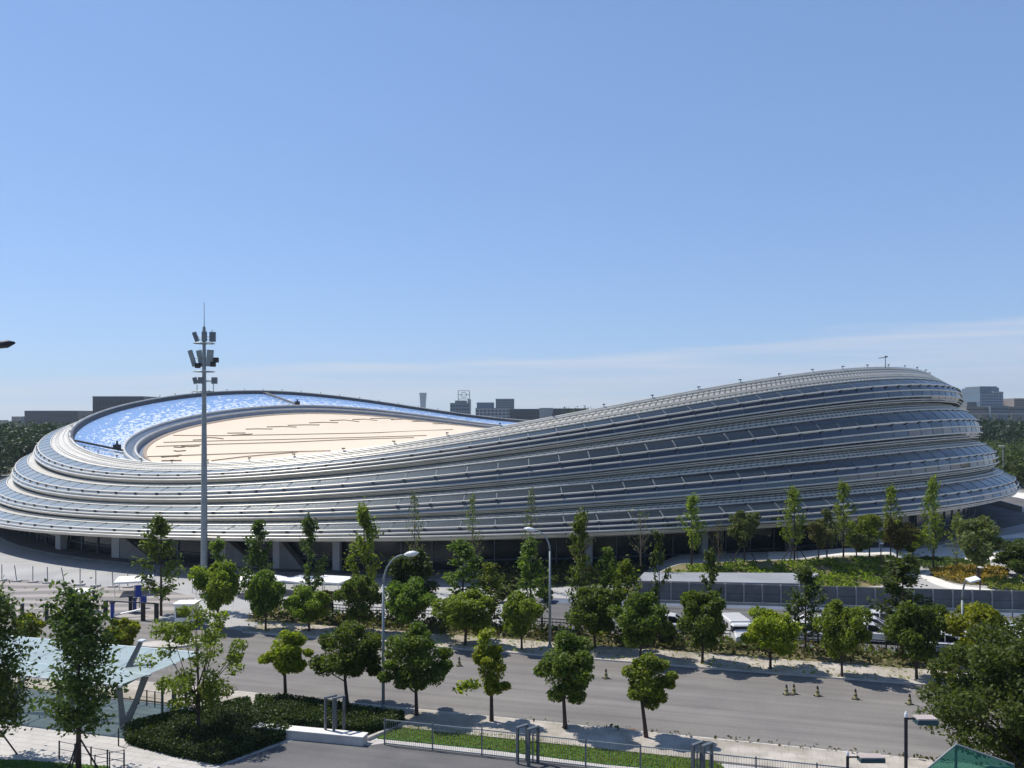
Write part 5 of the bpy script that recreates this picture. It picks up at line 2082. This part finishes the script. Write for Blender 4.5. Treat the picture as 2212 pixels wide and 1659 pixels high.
# band: upper edge rises to the right
ad = _n(nt, 'ShaderNodeMath', operation='MULTIPLY_ADD')
nt.links.new(sp.outputs[0], ad.inputs[0])
ad.inputs[1].default_value = -.05
nt.links.new(sp.outputs[2], ad.inputs[2])
ad2 = _n(nt, 'ShaderNodeMath', operation='MULTIPLY_ADD')
nt.links.new(nz.outputs['Fac'], ad2.inputs[0])
ad2.inputs[1].default_value = -.065
nt.links.new(ad.outputs[0], ad2.inputs[2])
cr = _n(nt, 'ShaderNodeMapRange', interpolation_type='SMOOTHSTEP')
cr.inputs[1].default_value, cr.inputs[2].default_value = .044, .03
nt.links.new(ad2.outputs[0], cr.inputs[0])
mu = _n(nt, 'ShaderNodeMath', operation='MULTIPLY')
mu.inputs[1].default_value = .5
nz2 = _n(nt, 'ShaderNodeTexNoise')
nz2.inputs['Scale'].default_value = 2.1
nz2.inputs['Detail'].default_value = 6
mp2 = _n(nt, 'ShaderNodeMapping')
mp2.inputs['Scale'].default_value = (1.6, 1.6, 42)
mp2.inputs['Rotation'].default_value = (0, R(-4), 0)
nt.links.new(tc.outputs['Generated'], mp2.inputs[0])
nt.links.new(mp2.outputs[0], nz2.inputs['Vector'])
mr2 = _n(nt, 'ShaderNodeMapRange')
mr2.inputs[1].default_value, mr2.inputs[2].default_value = .36, .64
mr2.inputs[3].default_value, mr2.inputs[4].default_value = .3, 1.0
nt.links.new(nz2.outputs['Fac'], mr2.inputs[0])
mu0 = _n(nt, 'ShaderNodeMath', operation='MULTIPLY')
nt.links.new(mr2.outputs[0], mu0.inputs[0])
nt.links.new(cr.outputs[0], mu0.inputs[1])
nt.links.new(mu0.outputs[0], mu.inputs[0])
mx = _n(nt, 'ShaderNodeMix', data_type='RGBA')
nt.links.new(mu.outputs[0], mx.inputs[0])
def cmul(src, c):
    m_ = _n(nt, 'ShaderNodeMix', data_type='RGBA', blend_type='MULTIPLY')
    m_.inputs[0].default_value = 1
    m_.inputs[7].default_value = c + (1,)
    nt.links.new(src, m_.inputs[6])
    return m_.outputs[2]


gm_ = _n(nt, 'ShaderNodeGamma')
gm_.inputs[1].default_value = .56
nt.links.new(cmul(sky.outputs[0], (.1, .1, .1)), gm_.inputs[0])
nt.links.new(cmul(gm_.outputs[0], (6.15, 7.9, 11.0)), mx.inputs[6])
mx.inputs[7].default_value = (7.6, 7.75, 8.4, 1)
# a clear sky is deeper towards the zenith
zr = _n(nt, 'ShaderNodeMapRange')
zr.inputs[1].default_value, zr.inputs[2].default_value = .42, .95
zr.inputs[3].default_value, zr.inputs[4].default_value = 1.0, .62
nt.links.new(sp.outputs[2], zr.inputs[0])
zm = _n(nt, 'ShaderNodeMix', data_type='RGBA', blend_type='MULTIPLY')
zm.inputs[0].default_value = 1
nt.links.new(mx.outputs[2], zm.inputs[6])
nt.links.new(zr.outputs[0], zm.inputs[7])
nt.links.new(zm.outputs[2], bg.inputs['Color'])
bg.inputs['Strength'].default_value = .1

sl = bpy.data.lights.new('sun', 'SUN')
sl.energy = 5.0
sl.angle = R(.5)
sl.color = (1, .955, .88)
so = bpy.data.objects.new('sun', sl)
COL.objects.link(so)
sd = Vector((SUN_AZ.x * math.cos(SUN_EL), SUN_AZ.y * math.cos(SUN_EL), math.sin(SUN_EL)))
so.rotation_euler = sd.to_track_quat('Z', 'Y').to_euler()
so.location = (0, 100, 120)

cd = bpy.data.cameras.new('camera')
cam = bpy.data.objects.new('camera', cd)
COL.objects.link(cam)
cam.location = (0, 0, H)
cam.rotation_euler = (R(90), 0, 0)
cd.sensor_width = 36
cd.lens = 36 * F / 2212
cd.shift_y = (HZ - 829.5) / 2212
cd.clip_end = 12000
SC.camera = cam

SC.view_settings.view_transform = 'Standard'
SC.view_settings.look = 'None'
SC.view_settings.exposure = 0
SC.view_settings.gamma = 1
SC.cycles.max_bounces = 8
SC.cycles.transparent_max_bounces = 12
SC.cycles.sample_clamp_indirect = 4
SC.cycles.use_denoising = True
